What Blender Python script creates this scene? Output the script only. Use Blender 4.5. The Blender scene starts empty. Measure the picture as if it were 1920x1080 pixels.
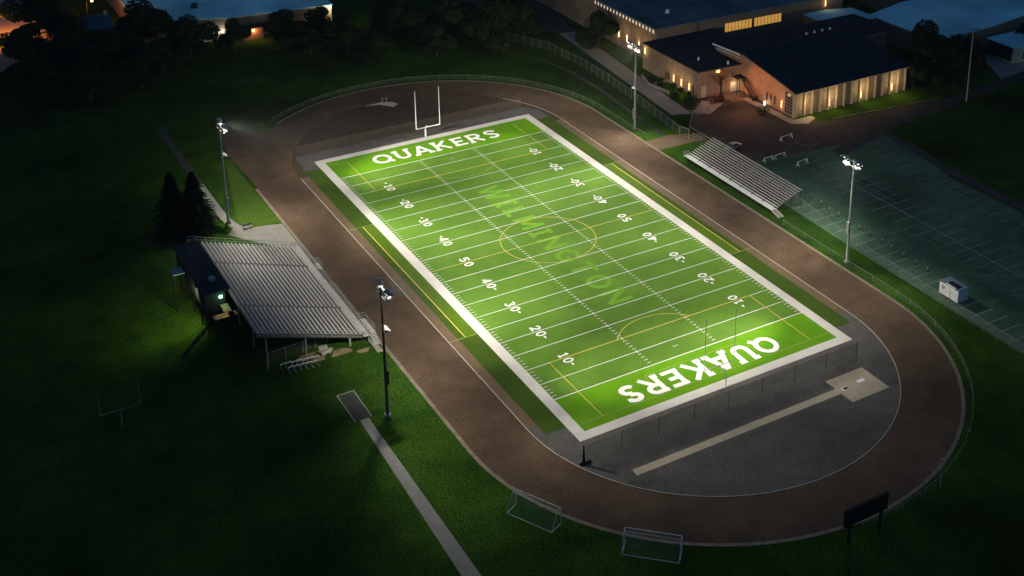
import bpy, math, random
from mathutils import Vector, Matrix
R = math.radians
sc = bpy.context.scene
COL = sc.collection
rng = random.Random(7)

# ------------------------------------------------------------------ helpers
class MB:
    """collects faces and links them as ONE mesh object"""
    def __init__(s):
        s.v = []; s.f = []; s.uv = None
    def poly(s, pts):
        n = len(s.v); s.v += [tuple(p) for p in pts]; s.f.append(tuple(range(n, n + len(pts))))
    def grid(s, rows):
        n = len(s.v); c = len(rows[0])
        for r in rows: s.v += [tuple(p) for p in r]
        for i in range(len(rows) - 1):
            for j in range(c - 1):
                a = n + i * c + j
                s.f.append((a, a + 1, a + c + 1, a + c))
    def box(s, x0, y0, z0, x1, y1, z1):
        n = len(s.v)
        s.v += [(x0,y0,z0),(x1,y0,z0),(x1,y1,z0),(x0,y1,z0),(x0,y0,z1),(x1,y0,z1),(x1,y1,z1),(x0,y1,z1)]
        s.f += [tuple(n+i for i in q) for q in ((0,3,2,1),(4,5,6,7),(0,1,5,4),(1,2,6,5),(2,3,7,6),(3,0,4,7))]
    def bar(s, a, b, w, h=None, up=(0,0,1)):
        a = Vector(a); b = Vector(b); h = w if h is None else h
        d = (b - a).normalized(); u = Vector(up)
        if abs(d.dot(u)) > .95: u = Vector((0,1,0))
        r = d.cross(u).normalized() * w / 2; t = r.cross(d).normalized() * h / 2
        n = len(s.v)
        for p in (a, b):
            s.v += [tuple(p + r*i + t*j) for i, j in ((-1,-1),(1,-1),(1,1),(-1,1))]
        s.f += [tuple(n+i for i in q) for q in ((0,1,2,3),(7,6,5,4),(0,4,5,1),(1,5,6,2),(2,6,7,3),(3,7,4,0))]
    def tube(s, pts, r, k=8, r1=None):
        pts = [Vector(p) for p in pts]; rings = []
        for i, p in enumerate(pts):
            d = (pts[min(i+1, len(pts)-1)] - pts[max(i-1, 0)]).normalized()
            u = Vector((0,0,1)) if abs(d.z) < .9 else Vector((1,0,0))
            a = d.cross(u).normalized(); b = d.cross(a).normalized()
            rr = r if r1 is None else r + (r1 - r) * i / (len(pts) - 1)
            rings.append([p + a*rr*math.cos(2*math.pi*j/k) + b*rr*math.sin(2*math.pi*j/k) for j in range(k)])
        n = len(s.v)
        for g in rings: s.v += [tuple(p) for p in g]
        for i in range(len(rings) - 1):
            for j in range(k):
                s.f.append((n+i*k+j, n+i*k+(j+1) % k, n+(i+1)*k+(j+1) % k, n+(i+1)*k+j))
        s.f.append(tuple(n+j for j in range(k))); m = n + (len(rings)-1)*k
        s.f.append(tuple(m+j for j in reversed(range(k))))
    def prism(s, pts, z0, z1):
        n = len(s.v); k = len(pts)
        s.v += [(x,y,z0) for x,y in pts] + [(x,y,z1) for x,y in pts]
        s.f.append(tuple(n+i for i in reversed(range(k)))); s.f.append(tuple(n+k+i for i in range(k)))
        for i in range(k):
            j = (i+1) % k; s.f.append((n+i, n+j, n+k+j, n+k+i))
    def build(s, name, mat, parent=None, smooth=False, local=False):
        m = bpy.data.meshes.new(name)
        v = s.v
        o = bpy.data.objects.new(name, m)
        if parent is not None:
            o.parent = parent
            if not local:
                off = world_loc(parent); v = [(a-off[0], b-off[1], c-off[2]) for a,b,c in v]
        m.from_pydata(v, [], s.f)
        if s.uv:
            l = m.uv_layers.new(name='UVMap')
            for i, lp in enumerate(m.loops): l.data[i].uv = s.uv[lp.vertex_index]
        m.materials.append(mat)
        if smooth:
            for p in m.polygons: p.use_smooth = True
        COL.objects.link(o)
        return o

def world_loc(o):
    l = Vector((0,0,0))
    while o is not None:
        l += o.location; o = o.parent
    return l

def tag(o, label=None, cat=None, group=None, kind=None):
    if label: o['label'] = label
    if cat: o['category'] = cat
    if group: o['group'] = group
    if kind: o['kind'] = kind
    return o
def thing(name, label, cat, loc=(0,0,0), group=None):
    o = bpy.data.objects.new(name, None); o.location = loc; o.empty_display_size = .5
    COL.objects.link(o); return tag(o, label, cat, group)
def struct(name, mb, mat): return tag(mb.build(name, mat), kind='structure')
def copy_tree(o, parent=None):
    c = o.copy(); COL.objects.link(c)
    if parent is not None: c.parent = parent
    for ch in [x for x in o.children]: copy_tree(ch, c)
    return c

# ------------------------------------------------------------------ materials
def mat(name, col, rough=.8, metal=0, var=.25, scale=1., det=6, col2=None, spec=.3, fine=0, finescale=40, bump=0, stretch=None, coarse=None):
    m = bpy.data.materials.new(name); m.use_nodes = True
    N = m.node_tree.nodes; L = m.node_tree.links
    b = N['Principled BSDF']; b.inputs['Roughness'].default_value = rough; b.inputs['Metallic'].default_value = metal
    b.inputs['Specular IOR Level'].default_value = spec
    tc = N.new('ShaderNodeTexCoord'); mp = N.new('ShaderNodeMapping'); L.new(tc.outputs['Object'], mp.inputs[0])
    if stretch: mp.inputs['Scale'].default_value = stretch
    n = N.new('ShaderNodeTexNoise'); n.inputs['Scale'].default_value = scale; n.inputs['Detail'].default_value = det
    n.inputs['Roughness'].default_value = .65
    L.new(mp.outputs[0], n.inputs['Vector'])
    r = N.new('ShaderNodeValToRGB'); L.new(n.outputs['Fac'], r.inputs[0])
    c2 = col2 or tuple(c*(1+var) for c in col); c1 = tuple(c*(1-var) for c in col) if not col2 else col
    r.color_ramp.elements[0].position = .33; r.color_ramp.elements[1].position = .67
    r.color_ramp.elements[0].color = (*c1, 1); r.color_ramp.elements[1].color = (*c2, 1)
    out = r.outputs[0]
    def mult(out, scale, amt, det=2, lo=.3, hi=.7):
        n2 = N.new('ShaderNodeTexNoise'); n2.inputs['Scale'].default_value = scale; n2.inputs['Detail'].default_value = det
        L.new(tc.outputs['Object'], n2.inputs['Vector'])
        mr = N.new('ShaderNodeMapRange'); L.new(n2.outputs['Fac'], mr.inputs[0])
        mr.inputs[1].default_value = lo; mr.inputs[2].default_value = hi; mr.inputs[3].default_value = 1-amt; mr.inputs[4].default_value = 1+amt
        mx = N.new('ShaderNodeMix'); mx.data_type = 'RGBA'; mx.blend_type = 'MULTIPLY'; mx.inputs[0].default_value = 1
        L.new(out, mx.inputs[6]); L.new(mr.outputs[0], mx.inputs[7]); return mx.outputs[2]
    if fine: out = mult(out, finescale, fine)
    if coarse: out = mult(out, coarse[0], coarse[1], 3)
    L.new(out, b.inputs['Base Color'])
    if bump:
        bp = N.new('ShaderNodeBump'); bp.inputs['Strength'].default_value = bump; bp.inputs['Distance'].default_value = .05
        L.new(n.outputs['Fac'], bp.inputs['Height']); L.new(bp.outputs[0], b.inputs['Normal'])
    return m
def emit(name, col, s):
    m = bpy.data.materials.new(name); m.use_nodes = True
    b = m.node_tree.nodes['Principled BSDF']; b.inputs['Base Color'].default_value = (*[min(.8,c) for c in col], 1)
    b.inputs['Emission Color'].default_value = (*col, 1); b.inputs['Emission Strength'].default_value = s
    return m
def mesh_mat(name, col, cell, wire, rough=.6):
    """woven wire or netting: real holes by a diamond pattern in the panel's own UVs (metres)"""
    m = bpy.data.materials.new(name); m.use_nodes = True
    N = m.node_tree.nodes; L = m.node_tree.links
    b = N['Principled BSDF']; b.inputs['Base Color'].default_value = (*col, 1); b.inputs['Roughness'].default_value = rough
    uv = N.new('ShaderNodeUVMap'); sp = N.new('ShaderNodeSeparateXYZ'); L.new(uv.outputs[0], sp.inputs[0])
    def M(op, a, b_):
        n = N.new('ShaderNodeMath'); n.operation = op
        for i, x in enumerate((a, b_)):
            if x is None: continue
            if isinstance(x, (int, float)): n.inputs[i].default_value = x
            else: L.new(x, n.inputs[i])
        return n.outputs[0]
    a = M('LESS_THAN', M('FRACT', M('DIVIDE', M('ADD', sp.outputs[0], sp.outputs[1]), cell), None), wire)
    c = M('LESS_THAN', M('FRACT', M('DIVIDE', M('SUBTRACT', sp.outputs[0], sp.outputs[1]), cell), None), wire)
    L.new(M('MAXIMUM', a, c), b.inputs['Alpha'])
    return m

M = {}
M['grass'] = mat('grass', (.018,.052,.007), .95, scale=.22, col2=(.040,.088,.009), fine=.7, finescale=3.2, spec=.0, coarse=(.05,.5))
M['grass_lit'] = mat('lit_grass', (.045,.092,.010), .95, scale=.5, col2=(.062,.112,.012), fine=.4, finescale=5, spec=.1)
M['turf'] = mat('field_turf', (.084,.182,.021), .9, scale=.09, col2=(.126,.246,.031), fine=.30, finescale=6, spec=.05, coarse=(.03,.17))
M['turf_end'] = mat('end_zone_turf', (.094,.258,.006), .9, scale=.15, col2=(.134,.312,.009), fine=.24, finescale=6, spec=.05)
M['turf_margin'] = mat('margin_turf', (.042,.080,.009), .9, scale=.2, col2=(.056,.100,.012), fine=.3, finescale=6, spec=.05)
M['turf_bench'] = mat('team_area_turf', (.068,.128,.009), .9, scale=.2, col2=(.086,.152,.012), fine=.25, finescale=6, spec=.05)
M['white'] = mat('white_line_paint', (.74,.74,.70), .8, var=.08, scale=2, fine=.12, finescale=8)
M['letter'] = mat('white_letter_paint', (.86,.86,.82), .8, var=.06, scale=1.5, fine=.08, finescale=8)
M['yellow'] = mat('yellow_line_paint', (.62,.52,.10), .8, var=.12, scale=2)
M['fadeline'] = mat('faded_line_paint', (.30,.40,.10), .8, var=.12, scale=2)
M['lime'] = mat('lime_letter_turf', (.145,.330,.030), .9, scale=.5, col2=(.170,.360,.036), fine=.25, finescale=6, spec=.05)
M['border'] = mat('border_turf_white', (.66,.63,.58), .85, var=.06, scale=.7, fine=.10, finescale=8, coarse=(.15,.08))
M['track'] = mat('running_track', (.088,.060,.039), .9, scale=.30, col2=(.132,.087,.056), fine=.5, finescale=5, spec=.05, coarse=(.05,.36))
M['apron'] = mat('inner_apron', (.135,.092,.055), .9, scale=.5, col2=(.165,.115,.072), fine=.3, finescale=6, spec=.15)
M['dzone'] = mat('grey_asphalt', (.098,.092,.083), .9, scale=.4, col2=(.136,.129,.118), fine=.55, finescale=5, spec=.05, coarse=(.07,.24))
M['dzone_far'] = mat('brown_asphalt', (.066,.047,.034), .9, scale=.4, col2=(.098,.070,.050), fine=.5, finescale=6, spec=.05, coarse=(.07,.25))
M['lot'] = mat('lot_asphalt', (.060,.130,.078), .95, scale=.3, col2=(.100,.175,.110), fine=.6, finescale=4, spec=.03, coarse=(.05,.45))
M['yard'] = mat('yard_asphalt', (.050,.042,.040), .9, scale=.3, col2=(.075,.062,.058), fine=.4, finescale=5, spec=.15, coarse=(.08,.3))
M['concrete'] = mat('pale_concrete', (.26,.25,.22), .9, scale=.6, col2=(.34,.32,.28), fine=.2, finescale=6)
M['kerb'] = mat('kerb_concrete', (.16,.13,.10), .9, scale=.8, col2=(.27,.225,.165), fine=.35, finescale=5)
M['curbline'] = mat('inner_kerb_paint', (.40,.34,.28), .8, scale=.6, col2=(.52,.45,.38))
M['runway'] = mat('beige_runway', (.48,.40,.28), .9, scale=.6, col2=(.58,.49,.36), fine=.14, finescale=6)
M['sand'] = mat('tan_dirt', (.18,.13,.07), .95, scale=.8, col2=(.34,.25,.14), fine=.3, finescale=6)
M['drive'] = mat('dim_drive', (.040,.046,.042), .95, scale=.3, col2=(.085,.085,.075), fine=.4, finescale=5, spec=.03)
M['lotline'] = mat('worn_stall_paint', (.28,.34,.30), .9, scale=1.2, col2=(.50,.56,.50))
M['alu'] = mat('aluminium_plank', (.56,.525,.48), .55, var=.14, scale=.8, stretch=(6,.6,6), fine=.15, finescale=5)
M['alu_dark'] = mat('aluminium_deck', (.17,.155,.138), .6, var=.2, scale=.8, fine=.2, finescale=4)
M['steel'] = mat('galvanised_steel', (.42,.43,.42), .5, metal=.3, var=.1, scale=3)
M['pole'] = mat('pole_steel', (.42,.42,.40), .5, metal=.2, var=.12, scale=.6)
M['pole_dark'] = mat('dark_unlit_pole', (.045,.055,.050), .7, var=.2, scale=.6)  # dark steel; also carries the shade on the near left floodlight pole
M['black'] = mat('black_metal', (.016,.017,.018), .8, var=.3, scale=2, spec=.1)
M['whitepaint'] = mat('white_enamel', (.80,.80,.77), .5, var=.05, scale=3)
M['dark_wall'] = mat('dark_siding', (.020,.026,.030), .8, var=.25, scale=1.2)
M['dark_roof'] = mat('dark_shingle_roof', (.018,.036,.052), .95, var=.3, scale=.5, fine=.4, finescale=5, spec=.02)
M['box_roof'] = mat('press_box_roof', (.016,.030,.042), .9, var=.3, scale=.8, spec=.05)
M['tar'] = mat('tar_roof', (.055,.055,.062), .95, var=.35, scale=.4, fine=.35, finescale=5, spec=.02)
M['roof_grey'] = mat('grey_membrane_roof', (.055,.115,.155), .9, scale=.12, col2=(.11,.20,.25), fine=.3, finescale=4, stretch=(1,.25,1), coarse=(.06,.45), spec=.02)
M['roof_pale'] = mat('pale_membrane_roof', (.36,.80,.90), .9, scale=.10, col2=(.54,.94,.96), fine=.2, finescale=3, stretch=(.5,1,1), coarse=(.05,.25), spec=.02)
M['brick'] = mat('tan_brick', (.30,.215,.15), .9, var=.2, scale=1.5, fine=.3, finescale=6)
M['redbrick'] = mat('red_brick', (.33,.20,.125), .9, var=.2, scale=1.5, fine=.3, finescale=6)
M['panel'] = mat('olive_brick_panel', (.22,.19,.12), .9, var=.22, scale=1.5, fine=.35, finescale=6)
M['pilaster'] = mat('precast_pilaster', (.36,.31,.24), .85, var=.12, scale=1.5, fine=.15, finescale=5)
M['cream'] = mat('cream_siding', (.50,.48,.38), .85, var=.1, scale=1)
M['glass'] = mat('dark_window_glass', (.03,.03,.03), .2, var=.1, spec=.5)
M['door'] = mat('pale_door_paint', (.55,.50,.42), .6, var=.08)
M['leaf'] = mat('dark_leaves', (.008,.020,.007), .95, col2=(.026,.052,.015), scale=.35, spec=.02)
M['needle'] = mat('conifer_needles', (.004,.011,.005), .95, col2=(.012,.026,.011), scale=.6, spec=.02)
M['bark'] = mat('bark', (.055,.040,.028), .95, var=.3, scale=2)
M['carpaint'] = mat('silver_car_paint', (.30,.31,.32), .3, metal=.4, var=.05)
M['carred'] = mat('maroon_car_paint', (.10,.025,.020), .3, metal=.2, var=.05)
M['rubber'] = mat('rubber', (.02,.02,.02), .85, var=.1)
M['orange'] = mat('orange_plastic', (.34,.13,.06), .6, var=.08)
M['blueunit'] = mat('blue_grey_metal', (.16,.25,.32), .6, var=.1)
M['emblem'] = mat('dark_red_emblem', (.16,.03,.03), .6, var=.1)
M['wood'] = mat('pale_timber', (.50,.36,.22), .8, var=.15, scale=2)
M['stone'] = mat('weathered_board', (.46,.44,.38), .8, var=.15, scale=2)
M['fence_grey'] = mat('fence_pipe', (.20,.21,.20), .6, var=.1, scale=3)
M['chain'] = mesh_mat('chain_link_wire', (.22,.24,.22), .09, .055)
M['net'] = mesh_mat('white_goal_net', (.50,.50,.48), .12, .035)
M['darknet'] = mesh_mat('dark_sport_net', (.115,.095,.070), .10, .17)
M['lamp'] = emit('floodlight_lens', (1,.97,.90), 90)
M['lamp_off'] = mat('unlit_lens', (.75,.76,.74), .3, var=.05)
M['warm'] = emit('warm_lamp_and_streak', (1,.68,.30), 3.2)
M['slot'] = emit('lit_slot_window', (1,.80,.52), .8)
M['amber'] = emit('amber_lit_window', (1,.50,.10), .50)
M['sodium'] = emit('sodium_lens', (1,.45,.12), 14)
M['green'] = emit('green_lamp_lens', (.35,1,.55), 9)
M['cool'] = emit('cool_wall_lamp_lens', (1,.95,.85), 14)

# ------------------------------------------------------------------ camera, sky, render
cam = bpy.data.cameras.new('camera'); co = bpy.data.objects.new('camera', cam); COL.objects.link(co)
co.location = (-107.4233, -195.1986, 118.3876); co.rotation_euler = (1.24885, -.0082938, -.55837)
cam.sensor_width = 36; cam.lens = 2439.6646/1920*36
cam.shift_x = -198.4735/1920; cam.shift_y = -502.0537/1920
cam.clip_start = 1; cam.clip_end = 6000
sc.camera = co
w = bpy.data.worlds.new('World'); sc.world = w; w.use_nodes = True
N = w.node_tree.nodes; L = w.node_tree.links
sky = N.new('ShaderNodeTexSky'); sky.sky_type = 'NISHITA'; sky.sun_disc = False
sky.sun_elevation = R(4); sky.sun_rotation = R(32); sky.ozone_density = 4.0
L.new(sky.outputs[0], N['Background'].inputs[0]); N['Background'].inputs[1].default_value = .088
sc.view_settings.view_transform = 'Standard'; sc.view_settings.look = 'None'
sc.view_settings.exposure = 0; sc.view_settings.gamma = 1
sc.cycles.use_denoising = True
sc.cycles.max_bounces = 4; sc.cycles.transparent_max_bounces = 12
sc.cycles.sample_clamp_indirect = 1.5; sc.cycles.sample_clamp_direct = 8; sc.cycles.use_adaptive_sampling = False

# ------------------------------------------------------------------ ground and paving
g = MB(); g.poly([(-1500,-1500,0),(1500,-1500,0),(1500,1500,0),(-1500,1500,0)])
struct('ground', g, M['grass'])

def stadium(a, half, n=40, cx=0):
    """closed oval outline: straights at x=+-a for |y|<half, semicircle ends"""
    P = []
    for i in range(n+1):
        t = math.pi * i / n; P.append((cx + a*math.cos(t), half + a*math.sin(t)))
    for i in range(n+1):
        t = math.pi + math.pi * i / n; P.append((cx + a*math.cos(t), -half + a*math.sin(t)))
    return P
def ring(mb, a0, a1, half, z, n=40, z1=None):
    A = stadium(a0, half, n); B = stadium(a1, half, n); A.append(A[0]); B.append(B[0])
    mb.grid([[(x,y,z) for x,y in A], [(x,y,z if z1 is None else z1) for x,y in B]])
def kerb(mb, a0, a1, half, z0, z1, n=40):
    ring(mb, a0, a1, half, z1, n)
    for a in (a0, a1):
        P = stadium(a, half, n); P.append(P[0])
        mb.grid([[(x,y,z0) for x,y in P], [(x,y,z1) for x,y in P]])
def sheet(mb, pts, z): mb.poly([(x,y,z) for x,y in pts])
def rect(mb, x0, y0, x1, y1, z): mb.poly([(x0,y0,z),(x1,y0,z),(x1,y1,z),(x0,y1,z)])

HALF = 50.0
m = MB(); ring(m, 31.5, 40.6, HALF, .016); struct('running_track', m, M['track'])
m = MB(); sheet(m, [(-40.6,50),(-31.6,50),(-31.6,58),(-30.5,78),(-37,84.5),(-39.4,82),(-40.9,70)], .010); struct('track_chute', m, M['track'])
def open_kerb(mb, a0, a1, i0, i1, z1, n=40):
    """kerb along the oval outline between two outline indices, with both side faces"""
    A = stadium(a0, HALF, n); B = stadium(a1, HALF, n); A += A; B += B
    A = A[i0:i1+1]; B = B[i0:i1+1]
    mb.grid([[(x,y,z1) for x,y in A], [(x,y,z1) for x,y in B]])
    for P in (A, B): mb.grid([[(x,y,0) for x,y in P], [(x,y,z1) for x,y in P]])
m = MB(); open_kerb(m, 31.35, 31.5, 40, 90, .06); struct('track_inner_kerb', m, M['curbline'])
m = MB(); open_kerb(m, 40.6, 41.2, 40, 111, .03); struct('track_outer_kerb', m, M['kerb'])
# D zones
def dshape(sign, y0, a=31.3, n=30):
    return [(a*math.cos(math.pi*i/n), sign*(HALF + a*math.sin(math.pi*i/n))) for i in range(n+1)]
pts = dshape(-1, 0)
m = MB(); sheet(m, pts, .008); struct('near_end_asphalt', m, M['dzone'])
m = MB(); sheet(m, dshape(1, 0), .008); struct('far_end_asphalt', m, M['dzone_far'])
m = MB(); sheet(m, [(-29.7,50.6),(29.6,50.6),(29.6,58),(27,61.2),(-29,61.2)], .012); struct('far_end_apron', m, M['dzone'])
m = MB(); rect(m, -31.35, -50, 31.35, 50, .006); struct('inner_apron', m, M['apron'])
# turf
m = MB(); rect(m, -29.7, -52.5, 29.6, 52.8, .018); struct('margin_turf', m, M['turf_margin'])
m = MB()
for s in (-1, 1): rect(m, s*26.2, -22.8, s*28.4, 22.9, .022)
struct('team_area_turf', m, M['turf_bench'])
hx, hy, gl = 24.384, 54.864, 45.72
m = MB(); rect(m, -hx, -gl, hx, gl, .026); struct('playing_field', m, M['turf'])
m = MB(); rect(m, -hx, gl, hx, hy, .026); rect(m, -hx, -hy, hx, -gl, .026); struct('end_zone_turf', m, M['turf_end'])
bw = 1.83
m = MB()
rect(m, -hx-bw, -hy-bw, -hx, hy+bw, .026); rect(m, hx, -hy-bw, hx+bw, hy+bw, .026)
rect(m, -hx, -hy-bw, hx, -hy, .026); rect(m, -hx, hy, hx, hy+bw, .026)
struct('field_border', m, M['border'])
ZL = .032
# yard lines, ticks, hashes
m = MB()
for k in range(-10, 11):
    y = k*4.572; w_ = .075 if abs(k) < 10 else .10
    rect(m, -hx, y-w_, hx, y+w_, ZL)
struct('yard_lines', m, M['white'])
m = MB()
for k in range(-49, 50):
    if k % 5 == 0: continue
    y = k*.9144
    for x in (-6.4, 6.4): rect(m, x-.33, y-.07, x+.33, y+.07, ZL)
    for s in (-1, 1):
        rect(m, s*23.5, y-.06, s*24.25, y+.06, ZL)
struct('hash_marks', m, M['white'])
m = MB()
for k in range(-9, 10):
    for x in (-6.4, 6.4): rect(m, x-.08, k*4.572-.4, x+.08, k*4.572+.4, ZL+.004)
for y in (-gl+2.74,  gl-2.74): rect(m, -.5, y-.06, .5, y+.06, ZL+.004)
struct('hash_crosses', m, M['white'])
# soccer lines
def arc(mb, cx, cy, r, a0, a1, w, z, n=48):
    rows = [[], []]
    for i in range(n+1):
        t = a0 + (a1-a0)*i/n
        for k, q in ((0, r-w), (1, r+w)): rows[k].append((cx+q*math.cos(t), cy+q*math.sin(t), z))
    mb.grid(rows)
ZY = ZL + .008
m = MB(); arc(m, 0, 0, 9.15, 0, 2*math.pi, .07, ZY, 72)
d0 = math.asin(5.5/9.15)
arc(m, 0, -42.1, 9.15, d0, math.pi-d0, .07, ZY, 30)
for x in (-20.15, 20.15):
    rect(m, x-.06, -53.1, x+.06, -36.65, ZY); rect(m, x-.06, 36.65, x+.06, 53.1, ZY)
rect(m, -20.1, -36.67, 20.1, -36.5, ZY+.004); rect(m, -20.1, 36.5, 20.1, 36.65, ZY+.004)
rect(m, -24.3, -.06, 24.3, .06, ZY+.004)
for x in (-28.4, 28.4): rect(m, x-.08, -22.8, x+.08, 22.9, ZY)
struct('soccer_lines', m, M['yellow'])
m = MB(); arc(m, 0, 42.1, 9.15, math.pi+d0, 2*math.pi-d0, .06, ZY+.002, 30)
for s in (-1, 1):
    rect(m, -24, s*53.1-.05, 24, s*53.1+.05, ZY+.002)
    rect(m, -9.16, s*47.6-.05, 9.16, s*47.6+.05, ZY+.002)
    for x in (-9.16, 9.16): rect(m, x-.05, min(s*47.7, s*53), x+.05, max(s*47.7, s*53), ZY+.002)
for s in (-1, 1):
    for y in (-22.85, 22.9): rect(m, s*26.25, y-.06, s*31.1, y+.06, ZY+.002)
struct('faint_soccer_lines', m, M['fadeline'])

# ------------------------------------------------------------------ lettering
def ribbon(mb, P, t, z, T, closed=False):
    """flat stroke of width t along P; T maps letter space to the field"""
    P = [Vector(p) for p in P]; n = len(P); L_ = []; R_ = []
    for i in range(n):
        if closed: a, b = P[i-1], P[(i+1) % n]
        else: a, b = P[max(i-1,0)], P[min(i+1,n-1)]
        d1 = (P[i]-a); d2 = (b-P[i])
        d1 = d1.normalized() if d1.length > 1e-6 else d2.normalized()
        d2 = d2.normalized() if d2.length > 1e-6 else d1
        n1 = Vector((-d1.y, d1.x)); n2 = Vector((-d2.y, d2.x)); mn = (n1+n2)
        if mn.length < 1e-3: mn = n1
        mn.normalize(); k = t/2/max(.55, mn.dot(n1))
        L_.append(P[i]+mn*k); R_.append(P[i]-mn*k)
    if closed: L_.append(L_[0]); R_.append(R_[0])
    f = lambda p: (*T(p.x, p.y), z)
    mb.grid([[f(p) for p in L_], [f(p) for p in R_]])
def el(cx, cy, rx, ry, a0, a1, n=14):
    return [(cx+rx*math.cos(R(a0+(a1-a0)*i/n)), cy+ry*math.sin(R(a0+(a1-a0)*i/n))) for i in range(n+1)]
def glyph(c, t):
    h = t/2; k = 1-h
    G = {
     'Q': (1.05, [('o', el(.5,.5,.5-h,.5-h,0,345,26)), el(.62,.30,.1,.1,0,0,1)[:1]+[(1.0,.02)]]),
     'O': (1.0, [('o', el(.5,.5,.5-h,.5-h,0,345,26))]),
     'U': (.86, [[(h+.04,1),(h+.04,.36)]+el(.43,.36,.39-h,.36-h,180,360,12)+[(.82-h,.36),(.82-h,1)], [(-.04,k+h*.4),(.27,k+h*.4)], [(.62,k+h*.4),(.92,k+h*.4)]]),
     'A': (1.0, [[(h*.9,0),(.5,1.0)], [(.5,1.0),(1-h*.9,0)], [(.26,.30),(.74,.30)], [(-.06,h*.55),(.26,h*.55)], [(.74,h*.55),(1.06,h*.55)]]),
     'K': (.95, [[(h+.06,0),(h+.06,1)], [(.16,.38),(.80,1)], [(.36,.58),(.85,0)], [(-.02,h*.5),(.30,h*.5)], [(-.02,1-h*.5),(.30,1-h*.5)]]),
     'E': (.74, [[(h+.05,0),(h+.05,1)], [(0,k),(.72,k)], [(.1,.5),(.62,.5)], [(0,h),(.74,h)]]),
     'R': (.88, [[(h+.05,0),(h+.05,1)], [(0,k),(.45,k)]+el(.45,.70,.36-h,.30-h,90,-90,10)+[(.12,.40+h)], [(.42,.46),(.80,0)], [(-.02,h*.5),(.28,h*.5)]]),
     'S': (.76, [[(.72,.80)]+el(.38,.735,.34-h,.265-h,25,180,10)+el(.38,.735,.34-h,.235-h*.6,185,270,6)[1:]+el(.38,.265,.36-h,.265-h*.6,85,0,6)+el(.38,.265,.36-h,.265-h,-5,-155,10)]),
     'W': (1.3, [[(h*.8,1),(.34,0)], [(.34,0),(.65,1)], [(.65,1),(.96,0)], [(.96,0),(1.3-h*.8,1)]]),
     'I': (.5, [[(.25,0),(.25,1)], [(.02,k),(.48,k)], [(.02,h),(.48,h)]]),
     'L': (.72, [[(h+.05,0),(h+.05,1)], [(0,h),(.72,h)]]),
     'M': (1.05, [[(h,0),(h,1)], [(1.05-h,0),(1.05-h,1)], [(h,.98),(.525,.2)], [(.525,.2),(1.05-h,.98)]]),
     'N': (.92, [[(h,0),(h,1)], [(.92-h,0),(.92-h,1)], [(h*.9,1),(.92-h*.9,0)]]),
     'G': (.98, [el(.5,.5,.5-h,.5-h,42,335,24)+[(.5+.5-h,.42)], [(.58,.42),(.98,.42)]]),
     'T': (.82, [[(.41,0),(.41,1)], [(0,k),(.82,k)]]),
     '0': (.66, [('o', el(.33,.5,.33-h,.5-h,0,345,22))]),
     '1': (.40, [[(.24,0),(.24,1)], [(.02,.76),(.24,.96)], [(.04,h),(.44,h)]]),
     '2': (.66, [[(h*.7,.70)]+el(.33,.70,.33-h,.30-h,165,-30,12)+[(h,h)], [(0,h),(.66,h)]]),
     '3': (.66, [el(.31,.74,.31-h,.26-h,150,-90,12), el(.32,.27,.34-h,.27-h*.6,90,-150,12)]),
     '4': (.70, [[(.50,0),(.50,1)], [(.50,.97),(h*.8,.30)], [(0,.30),(.70,.30)]]),
     '5': (.66, [[(.62,k),(h+.02,k)], [(h+.04,1),(h+.02,.52)], [(h*.6,.55)]+el(.31,.33,.35-h,.33-h,115,-150,14)]),
    }
    return G[c]
def word(mb, s, T, total, height, t, gap, z):
    """s set in total metres of width; T maps (along, up) metres"""
    W_ = sum(glyph(c, t)[0] for c in s) + gap*(len(s)-1); x = 0
    for c in s:
        wd, strokes = glyph(c, t)
        for i, st in enumerate(strokes):
            closed = isinstance(st, tuple); P = st[1] if closed else st
            ribbon(mb, [((x+a)*total/W_, b*height) for a, b in P], t*height*.97, z+i*.004, T, closed)
        x += wd + gap
m = MB(); word(m, 'QUAKERS', lambda a, b: (-15.1+a, 48.2+b), 29.9, 4.6, .18, .17, ZL+.014); struct('far_end_zone_lettering', m, M['letter'])
m = MB(); word(m, 'QUAKERS', lambda a, b: (14.9-a, -48.2-b), 29.9, 4.7, .20, .17, ZL+.014); struct('near_end_zone_lettering', m, M['letter'])
m = MB(); word(m, 'WILMINGTON', lambda a, b: (-2.4+b, 26.3-a), 53.0, 4.8, .20, .30, ZL-.003); struct('midfield_lettering', m, M['lime'])
m = MB()
for k in range(-4, 5):
    y = k*9.144; n = 50-10*abs(k); a, b = str(n)[0], '0'
    for s in (-1, 1):
        # left side reads towards -y with its tops towards +x; the right side is turned half round
        if s < 0: T0 = lambda u, v, y=y: (-18.1+v, y-u)
        else: T0 = lambda u, v, y=y: (18.1-v, y+u)
        for c, off in ((a, -.34), (b, .30)):
            wd, st = glyph(c, .18); wscale = 2.0
            x0 = off - wd*wscale if off < 0 else off
            for i, q in enumerate(st):
                closed = isinstance(q, tuple); P = q[1] if closed else q
                ribbon(m, [(x0+p*wscale, r_*1.85) for p, r_ in P], .34, ZL+.014+i*.004, T0, closed)
        if k:
            far = (k > 0)                      # arrow points to the nearer goal line
            e = -1 if (far == (s < 0)) else 1
            u0 = e*1.95; u1 = e*2.75
            tri = [T0(u0, 1.30), T0(u0, .75), T0(u1, 1.02)]
            m.poly([(*q, ZL+.014) for q in tri])
struct('yard_numbers', m, M['letter'])

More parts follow.
